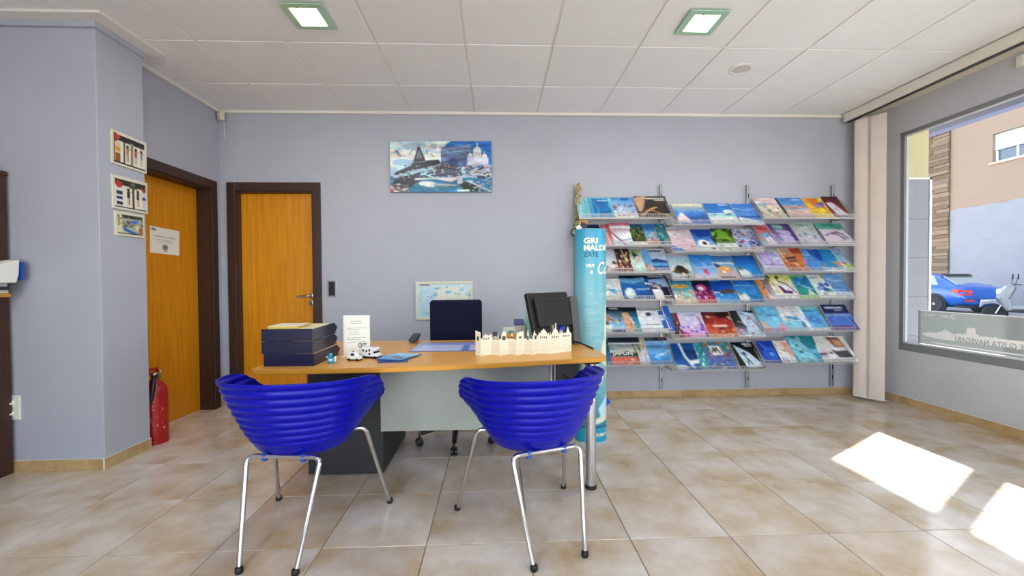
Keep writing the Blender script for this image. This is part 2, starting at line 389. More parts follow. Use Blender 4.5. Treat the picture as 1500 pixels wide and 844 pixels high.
# house across the street
peach = mat('peach_render', '97806f', .85, var=.03, vscale=2); wpaint = mat('white_wall_paint', '8f8e96', .85, var=.04, vscale=2)
hs = thing('house_facade', 'peach rendered house front across the street with white painted base', 'building')
wy0, wy1, wz0, wz1 = 14.9, 16.80, 6.02, 7.22
ob('wall', MB().box(21, 21.5, -6, wy0, -.1, 12.5).box(21, 21.5, wy1, 18.42, -.1, 12.5).box(21, 21.5, wy0, wy1, -.1, wz0).box(21, 21.5, wy0, wy1, wz1, 12.5), peach, hs)
ed = [(18.40, 0.0), (18.40, 4.25)]; rg = random.Random(3); y = 18.40
while y > -5.5:
    y -= rg.uniform(.12, .4); ed.append((y, 4.30+rg.uniform(-.05, .07)))
ed.append((y, 0.0))
ob('white_base_coat', MB().prism(ed, 20.975, 21.01, 'x'), wpaint, hs)
wf = ob('window_frame', MB().box(21.15, 21.2, wy0, wy1, wz0, wz0+.07).box(21.15, 21.2, wy0, wy1, wz1-.05, wz1).box(21.15, 21.2, wy1-.07, wy1, wz0, wz1).box(21.15, 21.2, wy0, wy0+.07, wz0, wz1).box(21.15, 21.2, 16.03, 16.10, wz0, 6.56), WALU, hs)
ob('window_glass', MB().box(21.18, 21.19, wy0, wy1, wz0, wz1), mat('dark_glass', '55606e', .08, spec=.8), wf)
sh = ob('roller_shutter', MB().box(21.12, 21.13, wy0, wy1, 6.53, wz1), mat('shutter_grey', 'c2c6c6', .6), hs)
for k in range(12): ob('slat', MB().box(21.10, 21.125, wy0, wy1, 6.53+.056*k, 6.53+.056*k+.050), MATS['shutter_grey'], sh)
ob('window_sill', MB().box(20.92, 21.15, wy0-.08, wy1+.08, wz0-.07, wz0), mat('sill_peach', 'e2c0a8', .8), hs)
# stone-clad pier beside it, laid in thin courses
pr_ = thing('stone_pier', 'tall pier of thin brown stone courses beside the peach house', 'pier')
sm = [mat('stone_course_%s' % c, c, .9, var=.15, vscale=7) for c in ('7e6a58', '705c48', '88745e')]
ob('core', MB().box(20.98, 21.5, 18.42, 20.6, -.1, 8.25), sm[1], pr_)
z = -.1; k = 0
while z < 8.2:
    h_ = rg.choice((.15, .18, .22)); yy = 18.42 if z < 5 or z > 7.2 else 18.42
    o_ = ob('stone_course', MB().box(20.98-rg.uniform(.03, .12), 21.0, yy, 19.25+rg.uniform(-.3, .3), z, min(8.25, z+h_-.015)).box(20.98-rg.uniform(.03, .12), 21.0, 19.5, 20.6, z, min(8.25, z+h_-.015)), sm[k % 3], pr_); z += h_; k += rg.choice((1, 2))
# parked car, rear towards the shop
def car():
    r = thing('parked_car', 'bright blue hatchback car parked by white wall, seen from its rear corner', 'car', (17.0, 13.75, -.1))
    body_m = mat('car_blue', '0a58b4', .2, coat=.7); gl = mat('car_glass', '9aa4a8', .05, spec=.9); dk = mat('car_trim', '16181e', .6); rl = mat('tail_red', 'e0382c', .2, coat=.6)
    # cross sections along local y (0 = rear bumper, forwards +y): (y, half width low, half width belt, half width roof, z low, z belt, z roof)
    secs = [(-.02, .70, .74, .60, .34, .62, .72), (.05, .82, .86, .66, .26, .70, .92), (.22, .86, .90, .70, .22, .86, .98), (.55, .88, .92, .66, .20, .95, 1.12), (1.05, .88, .92, .60, .18, .96, 1.40), (1.6, .88, .92, .60, .18, .95, 1.46), (2.5, .88, .92, .60, .18, .94, 1.44), (3.2, .88, .91, .58, .2, .94, 1.10), (3.9, .86, .86, .56, .22, .84, .92), (4.35, .72, .74, .5, .3, .62, .7)]
    v = []; n = 0
    for y, a, b, c, zl, zb, zt in secs:
        half = [(0, zl), (a*.8, zl), (a, zl+.14), (b, (zl+zb)/2+.06), (b*.985, zb-.05), (b*.95, zb), (c+.06, zt-.05), (c*.8, zt), (0, zt+.015)]
        ring = half + [(-x, z) for x, z in half[-2:0:-1]]; n = len(ring); v += [(x, y, z) for x, z in ring]
    f = [(i*n+j, i*n+(j+1) % n, (i+1)*n+(j+1) % n, (i+1)*n+j) for i in range(len(secs)-1) for j in range(n)] + [tuple(range(n)), tuple(range(len(v)-n, len(v)))]
    bo = ob('body', MB().add(v, f), body_m, r, smooth=55)
    sb = bo.modifiers.new('sub', 'SUBSURF'); sb.levels = 1; sb.render_levels = 2
    # rear window, side window, lamps, plate, emblem, bumper seam
    def quadslab(name, q, m, t=.02, parent=r):
        n_ = (Vector(q[1])-Vector(q[0])).cross(Vector(q[2])-Vector(q[0])).normalized()*t
        k_ = len(q); v_ = [Vector(p)-n_ for p in q]+[Vector(p)+n_ for p in q]
        return ob(name, MB().add(v_, [tuple(range(k_)), tuple(range(k_, 2*k_))]+[(i, (i+1) % k_, k_+(i+1) % k_, k_+i) for i in range(k_)]), m, parent, bevel=.008)
    quadslab('rear_window', [(-.62, .36, 1.00), (.62, .36, 1.00), (.50, .92, 1.33), (-.50, .92, 1.33)], gl, .035)
    quadslab('side_window', [(-.86, .75, 1.0), (-.87, 2.6, 1.0), (-.64, 2.3, 1.36), (-.66, 1.1, 1.36)], gl, .03)
    quadslab('side_window', [(.86, .75, 1.0), (.87, 2.6, 1.0), (.64, 2.3, 1.36), (.66, 1.1, 1.36)], gl, .03)
    for s in (-1, 1):
        quadslab('tail_lamp', [(s*.50, .0, .80), (s*.86, .10, .82), (s*.90, .30, .86), (s*.88, .22, .70), (s*.84, .04, .66), (s*.52, -.03, .68)], rl, .03)
        quadslab('bumper_reflector', [(s*.50, -.06, .44), (s*.74, -.02, .44), (s*.76, -.02, .50), (s*.50, -.06, .50)], rl, .02)
    ob('rear_plate', MB().box(-.26, .26, -.09, -.05, .40, .51), PAPER, r)
    ob('bumper', MB().prism(rrect(-.80, .80, -.10, .35, .12), .22, .30, 'z'), dk, r, bevel=.02)
    ob('bumper_lip', MB().prism(rrect(-.78, .78, -.08, .2, .1), .54, .565, 'z'), body_m, r)
    ob('emblem', MB().lathe([(.08, -.0), (.06, -.03)], 20, (0, .02, .80), 'y'), CHROME, r, smooth=40).scale = (1.2, 1, .6)
    ob('roof_spoiler', MB().prism([(.78, 1.34), (.98, 1.42), (1.02, 1.38)], -.52, .52, 'x'), dk, r, bevel=.01)
    ob('aerial', MB().tube([(0, 1.25, 1.44), (0, 1.15, 1.62)], .006, 6), dk, r)
    tyre = MB().lathe([(.20, -.1), (.30, -.11), (.32, -.06), (.32, .06), (.30, .11), (.20, .1)], 28, axis='x').mesh('wheel')
    rim = MB().lathe([(.205, -.06), (.19, -.085), (.06, -.075), (.05, -.10)], 24, axis='x')
    for k in range(5):
        a = R(72*k); rim.add([Vector((-.095, math.cos(a+d)*q, math.sin(a+d)*q)) for d, q in ((-.5, .06), (-.13, .2), (.13, .2), (.5, .06))]+[Vector((-.075, math.cos(a+d)*q, math.sin(a+d)*q)) for d, q in ((-.5, .06), (-.13, .2), (.13, .2), (.5, .06))], [(0,1,2,3),(7,6,5,4),(0,4,5,1),(1,5,6,2),(2,6,7,3),(3,7,4,0)])
    rim = rim.mesh('rim')
    for x in (-.84, .84):
        for y in (.86, 3.45):
            wh = ob('wheel', tyre, dk, r, loc=(x, y, .32), smooth=40)
            ob('rim', rim, STEEL, wh, rot=(0, 0, 0 if x < 0 else math.pi))
    # dark wheel arches
    for x in (-.885, .885):
        for y in (.86, 3.45): ob('wheel_arch', MB().lathe([(.385, -.035), (.385, .035)], 28, axis='x'), dk, r, loc=(x, y, .33))
car()
# scooter, nose to the left, in front of the car
def scooter():
    r = thing('scooter', 'silver motor scooter parked on the street in front of blue car', 'scooter', (14.66, 10.84, -.1), R(46))
    sv = mat('scooter_silver', '74777f', .3, metal=.3, coat=.3); dk = mat('scooter_black', '17181c', .5); rb = mat('tyre_rubber', '1a1a1c', .8)
    for y in (0, -1.28):
        wh = ob('wheel', MB().lathe([(.16, -.05), (.22, -.06), (.25, -.03), (.25, .03), (.22, .06), (.16, .05)], 24, axis='x'), rb, r, loc=(0, y+.62, .25), smooth=40)
        ob('rim', MB().lathe([(.165, -.03), (.05, -.045), (.05, .045), (.165, .03)], 20, axis='x'), STEEL, wh, smooth=40)
    ob('front_fender', MB().prism([(.92, .40), (.90, .56), (.66, .62), (.44, .54), (.40, .38), (.50, .46), (.66, .53), (.82, .50)], -.085, .085, 'x'), sv, r, bevel=.02)
    ob('fork', MB().tube([(.09, .62, .25), (.09, .36, .86)], .022, 10).tube([(-.09, .62, .25), (-.09, .36, .86)], .022, 10), CHROME, r, smooth=40)
    ob('leg_shield', MB().prism([(.52, .46), (.60, .70), (.44, 1.02), (.30, 1.10), (.24, .98), (.36, .66), (.30, .34), (.42, .30)], -.20, .20, 'x'), sv, r, bevel=.05)
    ob('headlamp', MB().lathe([(.03, .02), (.09, .01), (.10, -.05), (.06, -.12)], 20, (0, .58, .86), 'y'), mat('lamp_lens', 'e8ecee', .08), r, smooth=40)
    ob('floorboard', MB().prism([(.40, .30), (.40, .36), (-.22, .38), (-.22, .26)], -.19, .19, 'x'), dk, r, bevel=.02)
    ob('rear_body', MB().prism([(-.16, .34), (-.10, .70), (-.40, .78), (-1.02, .84), (-1.06, .72), (-.80, .50), (-.46, .36)], -.17, .17, 'x'), sv, r, bevel=.06)
    ob('seat', MB().prism([(-.08, .72), (-.12, .80), (-.44, .84), (-.62, .90), (-1.0, .92), (-1.02, .84), (-.40, .77)], -.14, .14, 'x'), dk, r, bevel=.04)
    ob('handlebar', MB().tube([(-.34, .20, 1.06), (-.20, .28, 1.08), (0, .34, 1.06), (.20, .28, 1.08), (.34, .20, 1.06)], .018, 10), dk, r, smooth=40)
    for s in (-1, 1):
        ob('mirror_stalk', MB().tube([(s*.22, .28, 1.08), (s*.30, .26, 1.26)], .007, 6), dk, r)
        ob('mirror', MB().lathe([(.02, .02), (.075, .01), (.08, -.015)], 18, (s*.32, .26, 1.29), 'y'), dk, r, smooth=40)
    ob('exhaust', MB().tube([(.19, -.3, .25), (.20, -.85, .34)], [.04, .06], 12), CHROME, r, smooth=40)
    ob('tail_lamp', MB().box(-.08, .08, -1.08, -1.03, .72, .79), mat('tail_red', 'e0382c', .2), r, bevel=.01)
scooter()

# ---- cruise sign standing in the window: read from behind, so its lettering is mirrored
def translucent(name, col, k):
    m = bpy.data.materials.new(name); m.use_nodes = True; n = m.node_tree; b = n.nodes['Principled BSDF']; o = n.nodes['Material Output']
    c = (*lin(col), 1); b.inputs['Base Color'].default_value = c; b.inputs['Roughness'].default_value = .5
    t = n.nodes.new('ShaderNodeBsdfTranslucent'); t.inputs[0].default_value = c; mx = n.nodes.new('ShaderNodeMixShader'); mx.inputs[0].default_value = k
    n.links.new(b.outputs[0], mx.inputs[1]); n.links.new(t.outputs[0], mx.inputs[2]); n.links.new(mx.outputs[0], o.inputs[0]); return m
sg = thing('window_sign', 'grey translucent cruise sign with white ocean liner along the window bottom', 'sign', (XR+.016, 0, 0))
SY0, SY1, SZ0, SZ1 = .55, 3.56, .580, .876
ob('panel', MB().box(0, .004, SY0, SY1, SZ0, SZ1), translucent('sign_grey', 'b6bcbd', .3), sg)
swm = translucent('sign_white', 'ffffff', .08)
ob('edge_line', MB().box(-.001, 0, SY0, SY1, SZ1-.006, SZ1), swm, sg); ob('edge_line', MB().box(-.001, 0, SY1-.005, SY1, SZ0, SZ1), swm, sg)
shp = [(3.522, .672), (3.46, .688), (3.40, .690), (3.385, .702), (3.36, .702), (3.35, .716), (3.335, .716), (3.33, .74), (3.325, .74), (3.32, .716), (3.30, .716), (3.285, .702), (3.25, .695), (3.24, .706), (3.19, .706), (3.185, .712), (3.175, .712), (3.17, .76), (3.115, .762), (3.105, .714), (3.09, .710), (3.085, .704), (2.985, .704), (2.98, .722), (2.975, .704), (2.90, .700), (2.80, .702), (2.79, .726), (2.785, .702), (2.55, .70), (2.54, .716), (2.48, .716), (2.47, .698), (2.40, .690), (2.36, .640), (3.40, .640), (3.50, .655)]
ob('ocean_liner', MB().prism(shp, -.0012, -.0002, 'x'), swm, sg)
ob('wake', MB().prism([(3.46, .603), (3.40, .612), (3.30, .606), (2.3, .606), (2.3, .596), (3.36, .594)], -.0012, -.0002, 'x').prism([(3.38, .632), (3.34, .630), (3.34, .627), (3.38, .629)], -.0012, -.0002, 'x'), swm, sg)
# lettering: seen from the room its reading direction runs right to left
lt = text_mesh('¿TE GUSTA NAVEGAR?', .060, .0003, 'LEFT', .0007)
tw = .49; k_ = tw/max(v.co.x for v in lt.vertices)
for v in lt.vertices: v.co.x *= k_
ob('lettering', lt, mat('sign_text', '9aa2a6', .6), sg, loc=(-.0014, 3.255-tw, .636), rot=(R(90), 0, R(90)), label='mirrored sign lettering in grey capitals')
l2 = text_mesh('QUEEN MARY 2', .030, .0003, 'LEFT', .0004, 1.1); tw2 = max(v.co.x for v in l2.vertices)
ob('ship_name', l2, swm, sg, loc=(-.0006, 3.495-tw2, .828), rot=(R(90), 0, R(90)), label='small mirrored ship name in white')
ob('swirl_mark', MB().tube([(-.001, 3.265+.022*math.cos(a), .840+.020*math.sin(a)) for a in [R(-150+12*k) for k in range(26)]], .0022, 6), swm, sg)
# vertical blind and its rail
struct('trim_9', MB().box(3.405, 3.475, YR+.4, 3.95, H-.095, H-.018), mat('rail_cream', 'dcd8ca', .5), bevel=.003)
vb = thing('vertical_blind', 'beige fabric vertical blind drawn together beside the shop window', 'blind')
ob('track', MB().box(3.425, 3.46, 1.2, 3.94, H-.101, H-.096), BLACK, vb)
for k, (a, b) in enumerate([((3.44, 3.855), (3.486, 3.772)), ((3.497, 3.748), (3.556, 3.652)), ((3.452, 3.875), (3.50, 3.785)), ((3.50, 3.79), (3.55, 3.70)), ((3.47, 3.90), (3.53, 3.82)), ((3.52, 3.80), (3.575, 3.70))]):
    A, B = Vector((*a, 0)), Vector((*b, 0)); d = B-A; nr = Vector((-d.y, d.x, 0)).normalized(); q = []
    for i in range(7):
        t = i/6; q.append(A + d*t - nr*(.006*math.sin(math.pi*t)))
    ol = [(p.x, p.y) for p in q] + [(p.x+nr.x*.0015, p.y+nr.y*.0015) for p in q[::-1]]
    sl_ = ob('slat', MB().prism(ol, .035, H-.115, 'z'), BLIND, vb)
    ob('bottom_weight', MB().prism([(p.x-nr.x*.002, p.y-nr.y*.002) for p in q] + [(p.x+nr.x*.003, p.y+nr.y*.003) for p in q[::-1]], .030, .062, 'z'), BLIND, sl_)
ob('bead_chain', MB().tube([(3.44, 3.84, .036), (3.50, 3.74, .03), (3.56, 3.65, .036), (3.60, 3.66, .03)], .003, 6), WHITE, vb)
ob('wall_bracket', MB().box(XR-.025, XR, 2.81, 2.85, 2.66, 2.74), WHITE, bevel=.003, label='small white bracket on wall above the window', cat='bracket')

# ================================================================ OBJECTS
# ---- recessed lamps in the ceiling
gf = mat('lamp_glass', 'a4c8ae', .2, spec=.5); le = mat('lamp_lens_lit', 'e4ffc8', .5, emit=9)
def downlight(x, y, label):
    r = thing('ceiling_lamp', label, 'lamp', (x, y, H-.008), 0, 'square glass ceiling lamps')
    ob('glass_plate', MB().box(-.122, .122, -.122, .122, -.016, -.009), gf, r, bevel=.002)
    ob('housing', MB().box(-.085, .085, -.085, .085, -.009, .001), STEEL, r)
    ob('lit_lens', MB().box(-.078, .078, -.082, .082, -.0175, -.0155), le, r)
    for s in ((-1, -1), (1, 1)): ob('clip', MB().box(s[0]*.03-.006, s[0]*.03+.006, s[1]*.088-.005, s[1]*.088+.005, -.020, -.016), STEEL, r)
    a = bpy.data.lights.new('lamp_light', 'AREA'); a.shape = 'SQUARE'; a.size = .16; a.energy = LAMP_W; a.color = (.93, .98, 1)
    lo = bpy.data.objects.new('lamp_light', a); COL.objects.link(lo); lo.parent = r; lo.location = (0, 0, -.03)
    return r
downlight(-1.122, 2.570, 'lit square glass ceiling lamp above the desk, left one')
downlight(1.292, 2.568, 'lit square glass ceiling lamp in front of brochure rack, right one')
for x in (-1.122, 1.292):
    for y in (.17, -1.63): downlight(x, y, 'added unseen square glass ceiling lamp, %s row towards the rear opening, %s one' % ('second' if y > 0 else 'third', 'left' if x < 0 else 'right'))  # unseen lamps added behind the viewer to even out the room light
cs = thing('ceiling_speaker', 'round white loudspeaker flush in ceiling panel near right window', 'speaker', (1.885, 3.135, H-.007))
ob('ring', MB().lathe([(.06, -.001), (.066, -.010), (.088, -.006), (.090, 0)], 32), WHITE, cs, smooth=40)
ob('grille', MB().lathe([(.0, -.004), (.062, -.006), (.062, 0)], 32), mat('grille_grey', 'c4c4c0', .7), cs, smooth=40)
dt = thing('motion_sensor', 'small cream motion sensor high in the back left corner', 'sensor', (-2.552, 3.975, 2.72), R(-35))
ob('body', MB().box(-.028, .028, -.024, .02, -.045, .045), mat('sensor_cream', 'd8d4bc', .5), dt, bevel=.006); ob('lens', MB().box(-.017, .017, -.028, -.02, -.02, .022), WHITE, dt, bevel=.003)
ob('cable', MB().tube([(0, .02, -.04), (-.004, .03, -.2)], .003, 6), WHITE, dt)

# ---- left side
cab = thing('tall_cabinet', 'dark brown wooden cabinet at left edge against pillar wall', 'cabinet', (-3.255, 2.28, 0))
dkw = mat('dark_cabinet', '42261a', .5, var=.25, vscale=6, stretch=(8, 8, .6))
ob('carcass', MB().box(-.28, .28, -.35, .355, 0, 1.82), dkw, cab, bevel=.003); ob('top_board', MB().box(-.28, .285, -.36, .36, 1.82, 1.846), dkw, cab, bevel=.003)
for s in (0, 1): 
    dr = ob('door', MB().box(-.27+.275*s, -.005+.275*s, -.372, -.352, .06, 1.80), dkw, cab, bevel=.003); ob('knob', MB().lathe([(.012, 0), (.014, -.02)], 12, (-.03+.055*s, -.372, 1.0), 'y'), STEEL, dr)
ob('side_shelf', MB().box(.28, .355, -.06, .30, 1.085, 1.105), BEECH_EDGE, cab, label='honey coloured side shelf')
pz = 1.107
for k, (nm, lb, c, dx, t, rz) in enumerate([('folded_newspaper', 'folded newspaper lowest on cabinet side shelf', 'c9c6b8', 0, .02, 2), ('dark_magazine', 'dark glossy magazine in the pile on cabinet side shelf', '20242e', .004, .018, -2), ('grey_booklet', 'grey paper booklet beneath the white sheets on side shelf', 'a8a8a6', -.004, .02, 3)]):
    ob(nm, MB().box(-.04, .055, -.12, .12, 0, t), mat('paper_'+c, c, .6), loc=(-2.922+dx, 2.42, pz), rot=(0, 0, R(rz)), bevel=.003, label=lb, cat='magazine' if k == 1 else 'paper'); pz += t+.001
ws = thing('white_sheets', 'bulging white paper sheets with blue edge on top of side shelf pile', 'paper', (-2.925, 2.42, pz), R(2))
ob('sheets', MB().prism([(-.12, 0), (.16, 0), (.175, .05), (.18, .14), (.12, .125), (.0, .075), (-.12, .03)], -.02, .062, 'x'), PAPER, ws, bevel=.006)
ob('blue_cover', MB().prism([(.181, .02), (.187, .02), (.193, .125), (.185, .125)], -.0, .075, 'x'), mat('cover_blue', '1c4aa8', .5), ws)
so_ = thing('wall_socket', 'white wall socket with plug low on the pillar wall', 'socket', (-2.985, 2.655, .40))
ob('plate', MB().box(-.05, .045, -.012, 0, -.075, .075), WHITE, so_, bevel=.004)
ob('plug', MB().lathe([(.021, 0), (.021, -.02), (.014, -.045)], 16, (-.01, -.012, .03), 'y'), WHITE, so_, smooth=40)
ob('plug', MB().lathe([(.021, 0), (.021, -.02), (.014, -.045)], 16, (-.01, -.012, -.035), 'y'), WHITE, so_, smooth=40)
ob('junction_cover', MB().box(-3.30, -3.10, 2.648, 2.655, 2.33, 2.48), WALL, bevel=.002, label='blank cover plate painted like the wall, upper left', cat='cover plate')
# three small picture boards on the pillar side (wall faces +x)
def board(name, label, y0, y1, z0, z1, ops, seed, tilt=0):
    r = thing(name, label, 'picture', (-2.452, (y0+y1)/2, (z0+z1)/2), 0, 'small picture boards on the pillar'); r.rotation_euler = (R(tilt), 0, 0)
    W, H_ = y1-y0, z1-z0
    ob('backing', MB().box(0, .010, -W/2, W/2, -H_/2, H_/2), mat('board_cream', 'd8d4c0', .6), r, bevel=.002)
    e = .014
    P = Paint(54, 44, 2, seed).run(ops)
    ob('printed_scene', P.mesh(W-2*e, H_-2*e, 'printed_scene'), None, r, loc=(.0108, -W/2+e, -H_/2+e), rot=(R(90), 0, R(90)))
fig = lambda x, c, d: f'e {x} 36 4 6 1a1412;r {x-4} 42 {x+4} 62 {c};r {x-3} 62 {x-1} 86 {d};r {x+1} 62 {x+3} 86 {d};l 2 {d} {x} 48 {x+10} 40'
board('picture_board', 'topmost small picture board of Egyptian style figures on pillar', 2.738, 3.003, 1.928, 2.146, 'g e4dcc8 e8e2d2;r 8 4 96 24 2c2622;r 0 0 10 100 8a3a2a;e 12 12 8 8 c83a2a;r 4 30 20 96 d8c8b0;r 6 46 20 60 d8a02a;r 6 66 20 96 8a5a2a;r 30 24 34 94 3a3430;r 52 18 60 94 8a8a80;'+fig(42, 'c87a4a', '7a4a34')+';'+fig(68, 'a85a3a', 'a06848')+';'+fig(86, '8a8ab0', '9a9a90')+';r 0 94 100 100 2a2420', 3, -1)
board('picture_board', 'middle small picture board with ankh shape between dark figures', 2.738, 3.003, 1.645, 1.862, 'g e0d8c4 e6e0d0;r 2 4 98 24 342c24;e 14 22 10 12 c02a24;r 6 34 24 100 e0e0e0;r 6 44 24 56 1c2a4a;r 6 62 24 72 1c3a8a;r 6 80 24 90 1c2a4a;r 54 6 60 100 4a4438;r 44 22 70 28 4a4438;e 57 14 7 8 6a6458;'+fig(42, '1a1410', '8a5a3a')+';'+fig(72, '3a2418', 'b07a50')+';e 92 26 6 8 a02a24;r 86 36 98 96 c8ccd8;r 86 50 98 60 2a4a9a;r 0 95 100 100 2a2420', 5, .5)
board('picture_board', 'lowest and smallest picture board showing a blue boat scene', 2.752, 2.972, 1.474, 1.632, 'g d8d4b8 8aa090 c8c8b0;r 0 0 18 100 d8d2b4;r 4 8 8 60 6a6a58;r 18 4 98 22 2a3a34;s 40 7 10 60 4a6a4a 2a4a3a b09a60 7a8a6a;p 1c62b4 20 56 40 76 84 92 60 96 26 84;p 2a7ad0 30 40 70 26 84 34 50 50;e 40 40 5 7 6a3a24;e 76 60 8 14 d8d4c8;r 82 60 98 92 b0602a;s 12 6 30 60 c83a2a e8c84a;r 0 94 100 100 2a241c', 8, .8)
# sign on the left door
ps = thing('door_notice', 'white paper notice taped to the left door', 'notice', (-2.7145, 3.50, 1.505)); ps.rotation_euler = (R(-1.5), 0, 0)
ob('sheet', MB().box(0, .0008, -.150, .150, -.105, .105), PAPER, ps)
P = Paint(60, 42, 3, 4).run('g f0eee8 f0eee8;e 9 10 6 5 8a94a0;e 15 11 4 4 5a6a8a;l 2 4a4a52 14 34 84 34;l 1.6 8a8a90 22 46 76 46;l 1.6 8a8a90 26 54 74 54;e 50 74 9 11 2a2a30;e 50 74 6 7.5 e8e6e0;e 50 74 4 5 16161a;l 1.6 5a5a60 44 90 58 90')
ob('printed_text', P.mesh(.296, .206, 'printed_text'), None, ps, loc=(.0012, -.148, -.103), rot=(R(90), 0, R(90)))
# fire extinguisher behind the pillar
fe = thing('fire_extinguisher', 'red fire extinguisher standing on floor behind the pillar by left door', 'extinguisher', (-2.500, 3.10, 0))
ob('cylinder', MB().lathe([(.0, .012), (.066, .012), (.074, .02), (.076, .05), (.076, .36), (.070, .40), (.048, .435), (.026, .45), (.024, .465)], 32), RED, fe, smooth=50)
ob('foot_ring', MB().lathe([(.078, 0), (.078, .03), (.072, .03), (.070, 0)], 32), RED, fe, smooth=40)
ob('valve', MB().lathe([(.020, .46), (.022, .50), (.014, .515)], 16), STEEL, fe, smooth=40)
ob('lever', MB().box(-.012, .012, -.055, .03, .505, .515).box(-.010, .010, -.05, .02, .53, .545).box(-.010, .010, .015, .03, .505, .545), RED, fe, bevel=.003)
ob('pressure_gauge', MB().lathe([(.016, 0), (.016, .02)], 16, (.018, 0, .485), 'x'), STEEL, fe, smooth=40)
ob('safety_pin', MB().tube([(.028, -.01, .52), (.05, -.012, .53), (.058, -.012, .515), (.05, -.012, .50), (.03, -.01, .50)], .003, 6), STEEL, fe)
ob('hose', MB().tube(arc((0, -.015, .485), (.06, -.075, .50), (.054, -.078, .42), 6)[:-1] + arc((.054, -.078, .42), (.05, -.082, .33), (.0, -.092, .25), 5)[:-1] + [(.0, -.092, .25), (-.04, -.088, .19)], .0125, 10), BLACK, fe, smooth=60)
lab = Paint(26, 40, 2, 9).run('g a01414 a01414;s 26 5 5 95 d8b0a8 c86a60 e0c8c0 b04840')
ob('label_print', lab.mesh(1, 1, 'label_print', lambda x, y, z: (.0766*math.cos(R(-75+75*x)), .0766*math.sin(R(-75+75*x)), .10+.24*y)), None, fe)

# ---- on the back wall
pt = thing('city_canvas', 'wide canvas print of blue Paris landmarks high on back wall', 'picture', (-1.004, YB, 2.012)); pt.rotation_euler = (0, R(-.35), 0)
ob('canvas', MB().box(0, .965, -.022, 0, 0, .485), mat('canvas_edge', '3a5a80', .7), pt, bevel=.002)
P = Paint(176, 92, 3, 2)
P.g('d8e4e8', 'b8d8ec', '8ec0e4'); P.s_(60, 16, 0, 45, 'dfe6e4', 'c4dcec', 'eef0e4', 'a4cce8', x1=52)
P.p('1c70c4', 56, 0, 100, 0, 100, 50, 52, 50, 52, 24); P.s_(14, 8, 2, 30, '2a84d4', '1464b8', x0=56)
P.p('dfe8f0', 46, 0, 60, 0, 52, 12, 46, 20)
P.run('s 40 6 60 100 2a4a6a 5a7a98 1c2c40')
P.r(0, 72, 100, 100, '2a7aa4'); P.s_(60, 4, 76, 100, '2f86b0', '206a94', '3a90b8'); P.e(36, 83, 8, 5, 'cfe0e8'); P.e(40, 86, 6, 4, 'dce8ec')
P.p('5a6a90', 50, 14, 80, 6, 80, 44, 68, 46, 66, 36, 62, 33, 58, 36, 57, 46, 50, 46); P.p('7a88b0', 50, 14, 80, 6, 80, 12, 50, 20); P.l(1, 'a8b4d0', 50, 24, 80, 17); P.l(1, '3c4a74', 50, 30, 80, 25)
P.e(62, 42, 5, 9, '22508a'); P.r(57, 42, 67, 47, '22508a'); P.s_(40, 2, 8, 44, '8494bc', '48588a', x0=51, x1=79)
P.r(44, 46, 70, 70, '4a5068'); P.s_(120, 2.5, 46, 72, '2a2c40', '8a90a8', '6a5068', 'c8ccd8', '38485a', x0=36, x1=72)
P.e(86, 20, 4, 9, 'e8ecf2'); P.l(1, 'eef2f6', 86, 4, 86, 14); P.r(82, 22, 90, 46, 'dfe6ee'); P.e(79, 30, 2.6, 6, 'e4eaf0'); P.e(93, 30, 2.6, 6, 'e4eaf0'); P.r(76, 32, 97, 46, 'd4dce8'); P.l(.7, 'eef2f6', 79, 20, 79, 28); P.l(.7, 'eef2f6', 93, 20, 93, 28); P.s_(40, 1.2, 26, 46, '7a8cac', 'a8b8d0', x0=77, x1=96)
P.r(74, 46, 100, 68, 'b8c4dc'); P.s_(110, 2.6, 48, 70, '4a4a60', '8a94b8', 'd0ccd8', 'c87a5a', '5a7ac0', '2c2c40', x0=73, x1=100)
P.p('1a2030', 23, 40, 27, 14, 30, 14, 35, 38, 48, 36, 50, 44, 4, 66, 6, 60, 20, 48); P.p('6a7284', 25.5, 34, 27.5, 18, 29.5, 18, 32, 34); P.l(1.2, '8a94a8', 22, 43, 35, 39); P.l(1.6, 'a8b0c0', 6, 69, 46, 48); P.l(1.2, '0e141e', 4, 74, 40, 56)
P.p('2c2c38', 0, 92, 4, 76, 30, 60, 30, 76, 18, 92); P.s_(70, 1.6, 46, 76, '8a90a0', '14161e', 'b8bcc8', x0=4, x1=46)
P.e(28.4, 13, 1.8, 2.4, '20242e')
P.p('e4e8ee', 24, 72, 66, 70, 66, 74, 60, 80, 44, 74, 24, 76); P.l(1, '8a94a4', 24, 73, 68, 71); P.r(66, 68, 71, 84, 'c8ccd4'); P.e(54, 86, 12, 3, '8a98ac'); P.l(1.5, 'd8dee6', 46, 84, 64, 87)
P.p('20281c', 68, 84, 78, 78, 92, 98, 74, 100); P.l(3, 'b8bcd8', 76, 78, 98, 98); P.s_(60, 2, 74, 100, '5a5a78', '9aa0b8', 'd0d4e0', x0=78, x1=100)
P.r(0, 84, 18, 100, '6a7078'); P.s_(40, 3, 84, 99, 'c8ccd0', 'b03a3a', '3a3c44', 'e0e0e0', x1=18)
P.l(1, '5a6a58', 5, 16, 9, 30); P.l(1, '2a3a3a', 7, 18, 11, 30); P.l(.8, '5a6a6a', 19, 26, 23, 16); P.l(.8, '5a6a6a', 23, 16, 34, 26); P.l(.8, '4a5a6a', 36, 18, 37, 26); P.l(.8, '5a6a6a', 40, 24, 43, 30); P.l(.7, '4a5a5a', 8, 15, 13, 15)
P.r(66, 95, 78, 98.5, 'e4e8ec'); P.grain(260, .10)
ob('printed_picture', P.mesh(.961, .481, 'printed_picture'), None, pt, loc=(.002, -.0235, .002), rot=UPRIGHT)
